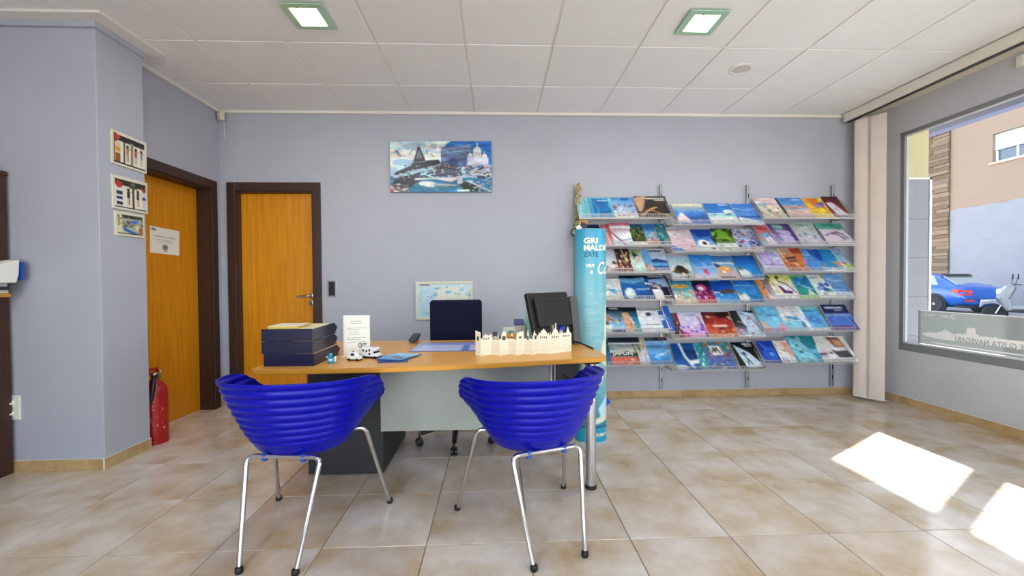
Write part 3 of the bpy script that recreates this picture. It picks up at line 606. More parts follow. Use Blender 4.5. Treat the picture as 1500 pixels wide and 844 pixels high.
mp_ = thing('framed_map', 'framed pale blue wall map partly behind the office chair', 'map', (-.780, YB, .792))
fm = mat('map_frame', 'd6d2bc', .5)
ob('frame', MB().box(0, .55, -.018, 0, 0, .022).box(0, .55, -.018, 0, .345, .367).box(0, .022, -.018, 0, .022, .345).box(.528, .55, -.018, 0, .022, .345), fm, mp_, bevel=.003)
P = Paint(72, 48, 3, 6).run('g b8d0e0 a8c8dc b4d4dc;p d8d8cc 30 6 44 10 60 8 92 20 96 60 80 92 40 88 26 60 34 40;s 40 6 6 40 6aa8cc 8ac0dc d8d8c8 c8dce4;s 30 5 40 90 d8d4c4 b8ccd8 98bccc e0dcc8;s 14 3 20 90 5a7aa0 c09a7a;r 4 3 22 6 5a5a5a;l 1.4 7aa0b8 10 84 34 86;l 1.4 7aa0b8 10 88 30 90')
ob('map_sheet', P.mesh(.506, .323, 'map_sheet'), None, mp_, loc=(.022, -.008, .022), rot=UPRIGHT); ob('backing', MB().box(.02, .53, -.006, 0, .02, .347), fm, mp_)
sw = thing('wall_switch', 'black light switch with silver frame right of the back door', 'switch', (-1.570, YB, 1.098))
ob('frame', MB().box(-.044, .044, -.010, 0, -.078, .078), STEEL, sw, bevel=.003); ob('rocker', MB().box(-.031, .027, -.015, -.008, -.066, .068), BLACK, sw, bevel=.003)

# ---- desk
dk = thing('office_desk', 'curved beech office desk with grey front panel and chrome leg', 'desk')
front = [(-1.18, 2.035), (-.90, 2.032), (-.56, 2.043), (-.25, 2.075), (0, 2.112), (.30, 2.170), (.56, 2.226), (.590, 2.245), (.604, 2.28), (.606, 2.42), (.56, 2.70), (.545, 2.93), (.53, 2.945), (-1.19, 2.975), (-1.20, 2.96), (-1.195, 2.05)]
def shrink(P, d): 
    cx = sum(p[0] for p in P)/len(P); cy = sum(p[1] for p in P)/len(P)
    return [(p[0]-math.copysign(d, p[0]-cx), p[1]-math.copysign(d, p[1]-cy)) for p in P]
ob('desk_top', MB().prism(front, .7385, .740, 'z'), BEECH, dk)
ob('edge_band', MB().prism(front, .713, .7383, 'z'), BEECH_EDGE, dk, bevel=.004)
gp = mat('grey_green_panel', 'a9b0a8', .3, var=.03, vscale=3, coat=.2)
ob('modesty_panel', MB().box(-.70, .315, 2.49, 2.508, .262, .70), gp, dk, bevel=.002)
ob('panel_post', MB().box(.318, .333, 2.485, 2.515, .262, .713).box(.345, .352, 2.485, 2.515, .262, .713), STEEL, dk, bevel=.002)
ob('leg', MB().lathe([(.0285, .018), (.0285, .712)], 28, (.518, 2.275, 0)), CHROME, dk, smooth=40); ob('leg_foot', MB().lathe([(.031, 0), (.032, .012), (.030, .022)], 28, (.518, 2.275, 0)), BLACK, dk, smooth=40)
ob('leg_plate', MB().lathe([(.055, .703), (.055, .713)], 24, (.518, 2.275, 0)), BLACK, dk)
ob('under_frame', MB().box(-1.1, .50, 2.42, 2.46, .668, .712).box(-1.1, .50, 2.80, 2.84, .668, .712), BLACK, dk)
ped = thing('drawer_pedestal', 'anthracite drawer pedestal under left end of the desk', 'pedestal', (-.908, 2.79, 0))
ob('carcass', MB().box(-.224, .222, -.295, .30, .01, .665), DGREY, ped, bevel=.004)
for k in range(3):
    d_ = ob('drawer', MB().box(-.218, .216, .30, .318, .03+.21*k, .23+.21*k), DGREY, ped, bevel=.002); ob('drawer_pull', MB().box(-.06, .06, .318, .328, .17+.21*k, .185+.21*k), STEEL, d_)
ob('plinth', MB().box(-.20, .20, -.27, .28, 0, .012), BLACK, ped)
tw_ = thing('hanging_case', 'dark grey case mounted under the right end of desk', 'case', (.43, 2.70, .28))
ob('shell', MB().box(-.075, .075, -.17, .17, 0, .43), DGREY, tw_, bevel=.006); ob('mount', MB().box(-.06, .06, -.12, .12, .43, .433), BLACK, tw_)
ob('cable', MB().tube(arc((-.02, -.175, .3), (.06, -.22, .2), (.08, -.18, .40), 10), .004, 6), BLACK, tw_, smooth=60)

# ---- blue bucket chairs
def chair_shell():
    NP, NV, NS = 120, 84, 8
    v = []; f = []
    def sm(t): t = max(0, min(1, t)); return t*t*(3-2*t)
    def mixf(p, q, t): return p*(1-t)+q*t
    def pos(phi, h):
        a = abs(phi); sg_ = 1 if phi > 0 else -1
        fl_ = h**.88
        ax = .185 + (.327-.185)*fl_; bb = .165 + (.345-.165)*fl_
        z = .414 + .350*(h**1.12) - .03*math.sin(min(a, R(110))*.82)**2*h
        rib = math.sin(h*math.pi*2*10.5)*.0042*sm((h-.19)/.05)*sm((.985-h)/.02)
        ax += rib; bb += rib
        if a <= math.pi/2: return (ax*math.sin(phi), .03-bb*math.cos(phi), z-.35*rib)
        s_ = (a-math.pi/2)/(math.pi/2); t = min(1, h*1.6)
        x = mixf(ax*math.cos(s_*math.pi/2), ax*(1+.26*s_), t); y = mixf(.255*math.sin(s_*math.pi/2), .46*s_, t)
        return (sg_*x, .03+y, z-.35*rib)
    def rim(phi):
        a = abs(math.degrees(phi)); t = max(0, min(1, (a-78)/62))
        return .05 + .95*math.sqrt(max(0, 1-t**2.0))
    for i in range(NP):
        phi = -math.pi + 2*math.pi*(i+.5)/NP; Rm = rim(phi)
        for j in range(NV+1): v.append(pos(phi, Rm*(1-j/NV)))
        p0 = Vector(pos(phi, 0))
        for k in range(1, NS+1):
            t = 1-k/(NS+.4); q = Vector((0, .05, 0)); dip = -.016*(1-t*t)
            v.append((p0.x*t, (p0.y-.05)*t+.05, p0.z+dip-.010*sm((math.degrees(abs(phi))-120)/60)*t))
    M = NV+1+NS
    for i in range(NP):
        a = i*M; b = ((i+1) % NP)*M
        f += [(a+j, b+j, b+j+1, a+j+1) for j in range(M-1)]
    f.append(tuple(i*M+M-1 for i in range(NP)))
    return MB().add(v, f).mesh('shell')
def bucket_chair(name, label, loc, rz, dx):
    r = thing(name, label, 'chair', loc, rz, 'blue bucket chairs facing the desk')
    sh_ = ob('shell', SHELL, BLUE, r, smooth=180, loc=(dx, 0, 0))
    so2 = sh_.modifiers.new('thick', 'SOLIDIFY'); so2.thickness = .006; so2.offset = 0
    t = .0105; br, bf = .165, .235
    for s in (-1, 1):
        lg = ob('leg', MB().tube([(s*.118, -.27, .012), (s*(br-.006), -.165, .382)] + arc((s*(br-.006), -.165, .382), (s*br, -.152, .418), (s*(br-.035), -.150, .418), 6)[1:], t, 14), CHROME, r, smooth=60)
        ob('foot_cap', MB().lathe([(.013, 0), (.016, .006), (.0145, .022), (.011, .026)], 16, (s*.1165, -.272, 0)), BLACK, lg, smooth=50)
        lg = ob('leg', MB().tube([(s*.300, .27, .012), (s*(bf+.006), .135, .42)] + arc((s*(bf+.006), .135, .42), (s*(bf), .118, .460), (s*(bf-.05), .112, .447), 7)[1:], t, 14), CHROME, r, smooth=60)
        ob('foot_cap', MB().lathe([(.013, 0), (.016, .006), (.0145, .022), (.011, .026)], 16, (s*.302, .272, 0)), BLACK, lg, smooth=50)
        ob('mount', MB().box(s*.085-.010, s*.085+.010, -.160, -.140, .398, .430), mat('mount_blue', '2450a8', .4), r, bevel=.003)
        ob('mount', MB().box(s*.085-.010, s*.085+.010, .095, .120, .383, .425), MATS['mount_blue'], r, bevel=.003)
    ob('rear_crossbar', MB().tube([(-br+.034, -.150, .418), (br-.034, -.150, .418)], t, 14), CHROME, r, smooth=60)
    ob('front_crossbar', MB().tube([(-bf+.05, .112, .447)] + arc((-bf+.05, .112, .447), (-.13, .108, .416), (0, .106, .414), 6)[1:] + arc((0, .106, .414), (.13, .108, .416), (bf-.05, .112, .447), 6)[1:], t, 14), CHROME, r, smooth=60)
    return r
SHELL = chair_shell()
bucket_chair('bucket_chair', 'blue ribbed plastic bucket chair with chrome legs, left of the two', (-.895, 1.932, 0), R(-5.5), -.013)
bucket_chair('bucket_chair', 'blue ribbed plastic bucket chair with chrome legs, right one turned leftwards', (.165, 1.925, 0), R(18.5), .013)

# ---- office chair behind the desk
oc = thing('office_chair', 'dark navy office swivel chair behind the desk', 'chair', (-.30, 3.02, 0), R(4))
ob('backrest', MB().prism(rrect(-.195, .195, .55, 1.02, .025), .10, .145, 'y'), NAVY, oc, bevel=.015)
ob('seat', MB().prism(rrect(-.235, .235, -.32, .12, .05), .44, .50, 'z'), NAVY, oc, bevel=.02)
ob('back_bar', MB().box(-.03, .03, .145, .17, .40, .80).box(-.03, .03, -.1, .17, .40, .425), BLACK, oc, bevel=.004)
ob('column', MB().lathe([(.045, .12), (.045, .24), (.028, .25), (.028, .44)], 20), BLACK, oc, smooth=40)
for s in (-1, 1):
    ar = ob('armrest', MB().prism([(-.20, .752), (-.18, .774), (.05, .782), (.075, .770), (.05, .756)], s*.285-.028, s*.285+.028, 'x'), BLACK, oc, bevel=.010)
    ob('arm_post', MB().tube([(s*.285, -.0, .757), (s*.285, -.03, .47), (s*.20, -.08, .455)], .014, 10), BLACK, ar, smooth=50)
for k in range(5):
    a = R(72*k+196); d = Vector((math.cos(a), math.sin(a), 0))
    bl = ob('base_arm', MB().tube([(0, 0, .14), tuple(d*.26+Vector((0, 0, .085)))], [.026, .016], 8), BLACK, oc, smooth=50)
    cw = ob('caster', MB().lathe([(.012, -.024), (.026, -.022), (.027, -.006), (.02, 0), (.027, .006), (.026, .022), (.012, .024)], 18, axis='y'), BLACK, bl, loc=tuple(d*.27+Vector((0, 0, .027))), rot=(0, 0, a), smooth=50)
    ob('caster_stem', MB().tube([(0, 0, .0), (0, 0, .06)], .006, 6), BLACK, cw)

# ---- things on the desk
DZ = .7402
def tray(x, y, z, rz, label):
    r = thing('letter_tray', label, 'tray', (x, y, z), rz, 'navy letter trays stacked on the desk')
    ob('base', MB().box(-.121, .121, -.165, .165, 0, .003), TRAYBLUE, r)
    ob('back_wall', MB().box(-.123, .123, -.168, -.165, 0, .058), TRAYBLUE, r)
    side = [(-.168, 0), (.125, 0), (.168, .034), (.122, .062), (-.168, .058)]
    ob('side_wall', MB().prism(side, -.124, -.121, 'x'), TRAYBLUE, r); ob('side_wall', MB().prism(side, .121, .124, 'x'), TRAYBLUE, r)
    ob('lip', MB().box(-.123, .123, -.170, -.165, .055, .061), TRAYBLUE, r)
    return r
tray(-1.040, 2.272, DZ, R(-1), 'navy plastic letter tray, lowest of the stack on desk')
tray(-1.050, 2.268, DZ+.063, R(.5), 'navy plastic letter tray in the middle of the stack')
tray(-1.050, 2.268, DZ+.126, R(.5), 'navy plastic letter tray on top, holding a block of paper')
ob('paper_block', MB().box(-.115, .115, -.155, .145, 0, .054), mat('aged_paper', 'd9cfa4', .7, var=.05, vscale=30), loc=(-1.050, 2.268, DZ+.1295), rot=(0, 0, R(.5)), bevel=.002, label='thick block of cream paper filling the top letter tray', cat='paper')
yb = thing('note_booklet', 'small yellow edged booklet on paper block in top tray', 'booklet', (-1.092, 2.20, DZ+.184), R(3))
ob('pages', MB().box(-.075, .075, -.06, .10, 0, .012), mat('booklet_yellow', 'c9b25c', .6), yb, bevel=.001); ob('cover', MB().box(-.075, .075, -.055, .10, .012, .0135), mat('pinkish_cover', 'e0d4c8', .6), yb)
ch = thing('leaflet_stand', 'clear stand holding white leaflet with printed lines and logo', 'leaflet stand', (-.797, 2.375, DZ), R(2))
ob('leaflet', MB().box(-.072, .072, -.001, .001, .004, .228), PAPER, ch)
P = Paint(44, 66, 3, 3).run('g eceae2 eceae2;l 1 6a6a66 30 15 70 14;l 1 6a6a66 30 20 70 19;l .8 8a8a86 14 32 88 31;l .8 8a8a86 14 36 60 36;l .8 8a8a86 22 42 60 41;l .8 8a8a86 22 47 62 47;l .8 8a8a86 14 56 86 55;l .8 8a8a86 14 60 66 60;l .8 8a8a86 14 67 84 66;e 63 75 7 6 1a1a1c;e 63 75 4.4 3.6 eceae2;l 2.4 3a3a3c 72 72 80 70;l 2 3a3a3c 80 72 90 69;l 1.4 5a5a5c 72 76 88 73')
ob('printed_text', P.mesh(.142, .222, 'printed_text'), None, ch, loc=(-.071, -.0016, .005), rot=UPRIGHT)
ac = translucent('acrylic', 'f4f6f6', .3); ob('foot', MB().box(-.076, .076, -.03, .04, 0, .004), ac, ch, bevel=.001); ob('back_sheet', MB().box(-.074, .074, .002, .004, .003, .23), ac, ch)
# toys
bt = thing('toy_figure', 'tiny turquoise toy figure with backpack in front of trays', 'toy', (-.858, 2.165, DZ))
tq = mat('toy_turquoise', '1597b4', .35); ob('body', MB().prism(rrect(-.017, .017, -.012, .012, .006), 0, .032, 'z'), tq, bt, bevel=.003)
ob('head', MB().lathe([(0, .032), (.008, .034), (.010, .042), (.008, .050), (0, .053)], 14, (-.002, 0, 0)), tq, bt, smooth=60); ob('badge', MB().box(-.007, .010, -.0135, -.012, .014, .024), WHITE, bt); ob('side_pack', MB().box(.017, .025, -.008, .010, .008, .036), WHITE, bt, bevel=.003); ob('arm', MB().tube([(-.017, 0, .026), (-.021, -.004, .036)], .004, 8), WHITE, bt)
vw = mat('toy_white', 'e6e8ec', .25, coat=.4); tg = mat('toy_glass', '14161c', .2)
def toy_wheels(r, xs_, y, rad=.007):
    for x in xs_:
        for s in (-y, y): ob('wheel', MB().lathe([(rad, -.003), (rad, .003)], 14, (x, s, rad), 'y'), tg, r)
tc_ = thing('toy_van', 'tiny white toy van on desk in front of leaflet stand', 'toy', (-.763, 2.235, DZ), R(-12))
ob('body', MB().prism([(-.034, .006), (-.036, .022), (-.030, .042), (-.018, .046), (.008, .044), (.020, .028), (.036, .022), (.037, .006)], -.016, .016, 'y'), vw, tc_, bevel=.003)
ob('window', MB().box(-.012, .008, -.0168, -.0155, .028, .040), tg, tc_); ob('rear_window', MB().prism([(-.0365, .024), (-.0318, .041), (-.0305, .041), (-.035, .024)], -.012, .012, 'y'), tg, tc_); ob('bumper', MB().box(-.037, .038, -.0165, .0165, .004, .009), tg, tc_); ob('roof_light', MB().box(-.012, -.002, -.004, .004, .046, .050), mat('toy_red', 'b02a2a', .4), tc_)
toy_wheels(tc_, (-.022, .024), .016)
tm_ = thing('toy_motorhome', 'tiny white toy motorhome with dark windows right of the toy van', 'toy', (-.692, 2.30, DZ), R(-16))
ob('body', MB().prism([(-.048, .008), (-.050, .056), (-.044, .060), (.034, .060), (.042, .052), (.030, .042), (.036, .030), (.050, .024), (.052, .008)], -.021, .021, 'y'), vw, tm_, bevel=.003)
for x, z in ((-.038, .044), (-.018, .040), (.0, .046), (.0, .026)): ob('window', MB().box(x-.005, x+.005, -.0218, -.0205, z-.006, z+.006), tg, tm_)
ob('windscreen', MB().prism([(.0305, .041), (.0365, .0305), (.026, .0305), (.022, .041)], -.0215, .0215, 'y'), tg, tm_); ob('skirt', MB().box(-.048, .052, -.0215, .0215, .005, .012), tg, tm_); ob('bumper', MB().box(.044, .054, -.018, .018, .008, .014), STEEL, tm_)
toy_wheels(tm_, (-.028, .032), .02)
# folded flyers and desk pad
def flat_print(name, label, cat, x, y, z, rz, W, D, t, ops, edge, seed=1, n=(44, 34), group=None):
    r = thing(name, label, cat, (x, y, z), R(rz), group)
    ob('sheet', MB().box(-W/2, W/2, -D/2, D/2, 0, t), edge, r)
    ob('printed_face', Paint(n[0], n[1], 2, seed).run(ops).mesh(W*.99, D*.99, 'printed_face'), None, r, loc=(-W*.495, -D*.495, t+.0006))
    return r
fe_ = mat('flyer_edge', '2a4a90', .5)
flat_print('travel_flyer', 'dark blue travel flyer, lower one of the fan on desk', 'flyer', -.555, 2.262, DZ, 6, .15, .215, .004, 'g 5a9ad8 2a5aa0 24488c;p d8e0ea 30 60 70 40 74 50 40 72;r 0 84 100 100 1c3c80', fe_, 2)
flat_print('travel_flyer', 'light blue travel flyer with ship photo, on top of the fan', 'flyer', -.540, 2.290, DZ+.0052, -22, .15, .215, .003, 'g a8d0ec 7ab8e4 4a90d0;l 5 e8f0f6 10 20 50 30 90 16;p 2a3a6a 20 60 50 50 90 64 60 76;p f0e8e4 36 70 66 50 72 54 44 76;l 3 c04a4a 40 74 70 54;r 0 90 100 100 2a5aa8', fe_, 3)
flat_print('desk_pad', 'large lavender blue desk calendar pad in front of office chair', 'desk pad', -.275, 2.652, DZ, 0, .50, .35, .003, 'g 8aa0dc a4b0e4 b4b8e8;r 0 0 100 10 5a78c8;r 4 18 94 24 7a90d8;r 8 34 62 62 c4c8ee;r 62 34 70 100 6a84d0;r 70 34 98 64 c4c8ee;r 6 70 60 92 c8ccf0;r 72 70 98 92 c8ccf0;r 0 96 100 100 7a8ccc', mat('pad_edge', '4a5a9a', .5), 4, (60, 40))
# zigzag paper skyline
sk_ = thing('paper_skyline', 'cream zigzag paper cut-out of famous monuments along the desk front', 'paper cut-out')
tops = ['a', 'b', 'c', 'd', 'e', 'f', 'g', 'h', 'i', 'j', 'k']
def top_profile(k, W):
    B = .086
    S = {0: [(0, .130), (1, .124)], 1: [(0, .088), (.12, .098), (.2, .094), (.28, .110), (.36, .104), (.46, .118), (.54, .106), (.64, .114), (.72, .104), (.86, .108), (.93, .116), (1, .092)],
         2: [(0, .092), (.10, .126), (.16, .096), (.34, .100), (.5, .104), (.7, .098), (.80, .122), (.88, .096), (1, .088)], 3: [(0, .090), (.18, .092), (.24, .116), (.5, .128), (.76, .116), (.82, .092), (1, .088)],
         4: [(0, .088), (.3, .090), (.44, .112), (.5, .122), (.56, .112), (.7, .090), (1, .086)], 5: [(0, .090), (.06, .120), (.94, .124), (1, .088)], 6: [(0, .086), (.32, .090), (.40, .120), (.46, .138), (.52, .120), (.60, .092), (1, .086)],
         7: [(0, .088), (.12, .110), (.3, .128), (.5, .112), (.8, .104), (1, .086)], 8: [(0, .096), (.08, .116), (.2, .110), (.3, .124), (.44, .128), (.5, .136), (.56, .128), (.7, .124), (.8, .110), (.92, .116), (1, .094)],
         9: [(0, .098), (.06, .120), (.14, .100), (.3, .120), (.5, .136), (.7, .122), (.86, .100), (.94, .130), (1, .098)], 10: [(0, .1), (.10, .124), (.2, .104), (.4, .108), (.5, .104), (.66, .138), (.8, .112), (1, .100)]}[k]
    return [(x*W, .086+(z-.086)*1.22) for x, z in S]
nodes = [(-.112, 2.352), (-.083, 2.318), (-.020, 2.350), (.020, 2.318), (.072, 2.352), (.112, 2.322), (.158, 2.362), (.212, 2.336), (.238, 2.372), (.306, 2.362), (.318, 2.400), (.408, 2.404)]
nodes = [(-.122, 2.345), (-.092, 2.318), (-.034, 2.352), (.016, 2.316), (.062, 2.354), (.108, 2.318), (.154, 2.358), (.202, 2.326), (.236, 2.372), (.300, 2.352), (.372, 2.396), (.442, 2.440)]
ln = mat('card_crease', 'b8ae98', .7)
for k in range(11):
    a, b = Vector((*nodes[k], 0)), Vector((*nodes[k+1], 0)); d = b-a; W = d.length; ang = math.atan2(d.y, d.x)
    tp = top_profile(k, W)
    pnl = ob('card_panel', MB().prism([(0, 0), (W, 0)] + tp[::-1], -.0005, .0005, 'y'), CREAM, sk_, loc=(a.x, a.y, DZ), rot=(0, 0, ang))
    lm = MB()
    for q in range(5): lm.box(.004, W-.004, -.0010, -.0004, .018+.013*q, .0192+.013*q)
    ob('printed_line', lm, ln, pnl)
    dm = MB()
    if k in (1, 2, 8, 9, 10):
        for q in range(4): dm.box(W*(.2+.17*q), W*(.28+.17*q), -.0011, -.0004, .088, .100)
    elif k in (0, 3, 7): dm.box(W*.3, W*.7, -.0011, -.0004, .085, .108)
    elif k == 6: dm.box(W*.36, W*.54, -.0011, -.0004, .082, .106)
    elif k in (4, 5): dm.box(W*.34, W*.66, -.0011, -.0004, .094, .104)
    ob('dark_opening', dm, mat('card_ink', '4a443c', .7), pnl)
# monitor seen from behind
mo = thing('monitor', 'black computer monitor seen from behind at right end of desk', 'monitor', (.345, 2.665, DZ), R(38))
scr = ob('rear_housing', MB().prism(rrect(-.185, .185, -.125, .145, .012), -.018, .012, 'y').prism(rrect(-.150, .150, -.085, .105, .012), -.045, -.018, 'y'), mat('monitor_black', '1c1b1d', .42), mo, loc=(0, 0, .200), rot=(R(-16), 0, 0), bevel=.006)
ob('screen', MB().box(-.175, .175, .0122, .0135, -.112, .135), mat('screen_dark', '0c0c10', .15), scr); ob('vent', MB().box(-.06, .06, -.0465, -.044, .075, .085), BLACK, scr)
ob('neck', MB().tube([(0, -.01, .012), (0, -.02, .13)], [.03, .024], 12), BLACK, mo, smooth=50); ob('foot', MB().lathe([(.0, 0), (.10, 0), (.10, .008), (.03, .016), (0, .016)], 28), BLACK, mo, smooth=40)
ob('blue_plug', MB().box(.04, .075, -.06, -.03, .09, .125), mat('plug_blue', '1c3ab8', .4), mo, bevel=.004, label='blue video plug'); ob('cable', MB().tube(arc((.058, -.045, .09), (.06, -.05, .02), (.12, .0, .008), 8), .005, 8), BLACK, mo, smooth=60)
gc = thing('grey_case', 'slim dark grey case standing between monitor and tall column', 'case', (.515, 2.80, DZ), R(8))
ob('shell', MB().prism([(-.11, 0), (.11, 0), (.10, .295), (-.02, .315), (-.10, .06)], -.025, .025, 'x'), mat('case_grey', '4a4a4e', .45), gc, bevel=.004); ob('foot', MB().box(-.03, .03, -.1, .1, 0, .008), BLACK, gc)
ob('mint_folder', MB().prism([(-.030, 0), (.045, 0), (.080, .235), (.066, .255), (.022, .243)], -.003, .003, 'y'), mat('mint_card', 'a6d8cc', .6), loc=(.182, 2.78, DZ), rot=(0, 0, R(10)), label='mint green folder leaning beside the monitor', cat='folder')
bb_ = thing('card_box', 'small grey card box with dark blue lid left of monitor', 'box', (.152, 2.74, DZ), R(-6))
ob('box_body', MB().box(-.032, .036, -.02, .02, 0, .125), mat('box_grey', 'b4b4ac', .6), bb_, bevel=.002); ob('lid', MB().prism([(-.036, .125), (.030, .125), (.022, .165), (-.040, .165)], -.022, .022, 'y'), mat('lid_blue', '1c2c78', .4), bb_, bevel=.002); ob('yellow_stripe', MB().box(.010, .018, -.0208, -.019, .01, .12), mat('stripe_ochre', 'c8a040', .6), bb_)
ph = thing('propped_card', 'small greenish photo card propped behind the paper skyline', 'card', (.082, 2.70, DZ)); ph.rotation_euler = (R(-12), 0, R(6))
ob('card', MB().box(-.04, .045, -.001, .001, 0, .118), mat('card_green', 'b8c8b0', .6), ph); ob('printed_face', Paint(20, 26, 2, 5).run('g c0ccb8 a8b89c;e 60 30 26 14 8a9a8c;r 40 24 84 36 5a6a60;r 0 60 100 64 5a8a5a').mesh(.08, .11, 'printed_face'), None, ph, loc=(-.037, -.0018, .004), rot=UPRIGHT)
ob('orange_box', MB().box(-.035, .04, -.02, .02, 0, .085), mat('box_orange', 'd89a38', .6, var=.1, vscale=40), loc=(.088, 2.60, DZ), bevel=.003, label='small orange yellow box behind the paper skyline', cat='box')
pc = thing('pen_cup', 'clear cup of pens in front of the monitor stand', 'pen cup', (.352, 2.54, DZ))
ob('cup', MB().lathe([(.026, 0), (.030, .09), (.028, .09), (.024, .004)], 20), mat('cup_grey', '8a8e92', .2), pc, smooth=40)
for k, c_ in enumerate(('2a3a6a', 'c8ccd0', '6a4a3a', 'e0e0dc')):
    ob('pen', MB().tube([(.008*math.cos(k*1.7), .008*math.sin(k*1.7), .008), (.022*math.cos(k*1.7), .022*math.sin(k*1.7), .135+.008*k)], .0042, 8), mat('pen_'+c_, c_, .4), pc)
ob('monitor_cable', MB().tube([(.50, 2.70, DZ+.02), (.53, 2.64, DZ+.018), (.565, 2.60, DZ+.006), (.585, 2.50, DZ+.005), (.575, 2.46, DZ+.005)], .005, 8), BLACK, smooth=60, label='black cable curling at the right end of desk', cat='cable')

# ---- tall promotional column
pcx, pcy = .682, 2.985
tc2 = thing('promo_column', 'tall light blue cardboard promotional column for ferry travel beside the rack', 'display column', (pcx, pcy, 0))
def lens(n=20, a=.113, b=.075): return [(a*math.cos(6.28318*i/n), b*math.sin(6.28318*i/n)*abs(math.sin(6.28318*i/n))**.15) for i in range(n)]
ob('column_core', MB().prism(lens(40), 0, 1.528, 'z'), mat('column_white', 'c8dce4', .6), tc2, smooth=40)
def wrap(x, y, z):      # unrolled sheet x 0..1 (front half, left to right), y height
    a = math.pi + math.pi*x; a = math.pi*(1+x)
    c, s = math.cos(a), math.sin(a); k = 1.006
    return (.113*k*c, .0755*k*s*abs(s)**.15-.0006, y)
P = Paint(40, 200, 2, 12).run('g 2e98c0 4aa6c4 6cb0c4 7cb4c2 84b8c2 80b4be 6aacbe 3a96b2 128cac')
for _ in range(260):
    yy = P.rng.uniform(30, 78); xx = P.rng.uniform(0, 100); P.l(.35, ['92c2ca', '70aebe', '84bac4', '68a8bc'][_ % 4], xx, yy, xx+P.rng.uniform(8, 24), yy+.15)
P.run('e 78 58 9 6 e8e4b8;e 84 48 6 14 d8e8d0;e 62 70 10 3 e8e0c0;s 20 4 60 72 c8d8c0 e0d8b0;e 90 66 4 2 e09050;p c8e8ec 60 84 100 74 100 88 70 90;p e8e8d8 40 90 100 85 100 89 40 92;r 0 92.3 100 93 1c4a78;r 0 93 100 100 14a0c2;p ffffff 88 94 96 94 92 96.4')
ob('printed_wrap', P.mesh(1, 1.526, 'printed_wrap', wrap), None, tc2, smooth=180)
def wrapped_text(name, s, size, x, z, m, bold=.002, sx=1, slant=0):
    me = text_mesh(s, size, .0004, 'LEFT', bold, sx)
    for v in me.vertices:
        X_ = x + v.co.x + slant*v.co.y; X_ = max(-.1128, min(.1128, X_)); q = math.sqrt(max(0, 1-(X_/.1135)**2))
        v.co = (X_, -.0755*1.006*q*q**.15 - .0034 - v.co.z, z+v.co.y)
    return ob(name, me, m, tc2)
tcr = mat('letter_cream', 'f4eedc', .5); tbl = mat('letter_blue', '07648c', .5)
for tx, wd, size, x, z, m_, bold, sl_ in (('GRI', .098, .053, -.064, 1.424, tcr, .0020, 0), ('MALDÍ', .166, .053, -.064, 1.374, tcr, .0020, 0), ('ZATE', .104, .050, -.064, 1.328, tbl, .0008, 0), ('ven', .060, .052, -.054, 1.252, tcr, .0008, .25), ('a', .020, .046, -.022, 1.208, tcr, .0008, .25), ('Ce', .085, .125, .026, 1.205, tcr, .0016, .2), ('GRIMALDI', .150, .036, -.005, .042, tcr, .0004, 0)):
    w0 = max(v.co.x for v in text_mesh(tx, size).vertices)
    wrapped_text('lettering', tx, size, x, z, m_, bold, wd/w0, sl_)
ob('blue_fin', MB().prism([(.10, .20), (.155, .26), (.10, .32), (.02, .26)], .03, .034, 'y'), mat('fin_blue', '1a4cc0', .4), tc2)
# gilded hangings at the left end of the rack
gm = mat('gold_braid', 'b8a468', .45, metal=.3, var=.4, vscale=90)
hg = thing('braided_hanging', 'gold braided strap hanging at the left end of brochure rack', 'ornament', (.790, 3.93, 1.72))
mb = MB()
for s in range(3):
    mb.tube([(.016*math.sin(2.1*s + t*.9)+.010*(s-1)-.0006*t, .010*math.cos(2.1*s + t*.9), .36-.0105*t) for t in range(44)], .008, 6)
ob('braid', mb, gm, hg, smooth=60)
ob('tan_tag', MB().prism([(-.015, -.02), (.005, .055), (.085, .015), (.08, -.03), (.02, .0), (-.005, -.06)], -.035, -.025, 'y'), mat('tan_card', 'd0a878', .6), hg, bevel=.002); ob('navy_tag', MB().prism([(.0, .0), (.075, -.03), (.075, -.06), (-.01, -.06)], -.022, -.014, 'y'), TRAYBLUE, hg)
ob('silver_charm', MB().lathe([(0, -.05), (.03, -.045), (.045, -.02), (.03, .01), (0, .016)], 10, (-.045, -.01, -.105), 'y'), mat('charm_grey', '6a6660', .35, metal=.6, var=.5, vscale=60), hg, smooth=30); ob('white_bow', MB().prism([(-.04, -.05), (.0, -.03), (.02, -.06), (.0, -.20), (-.015, -.13), (-.02, -.09)], -.04, -.034, 'y'), PAPER, hg, bevel=.002)
ob('cord', MB().tube([(-.01, -.01, -.08), (-.016, -.01, -.38)], .005, 6), gm, hg); ob('hook', MB().tube([(0, .07, .37), (0, 0, .375), (0, -.005, .36)], .004, 6), STEEL, hg)

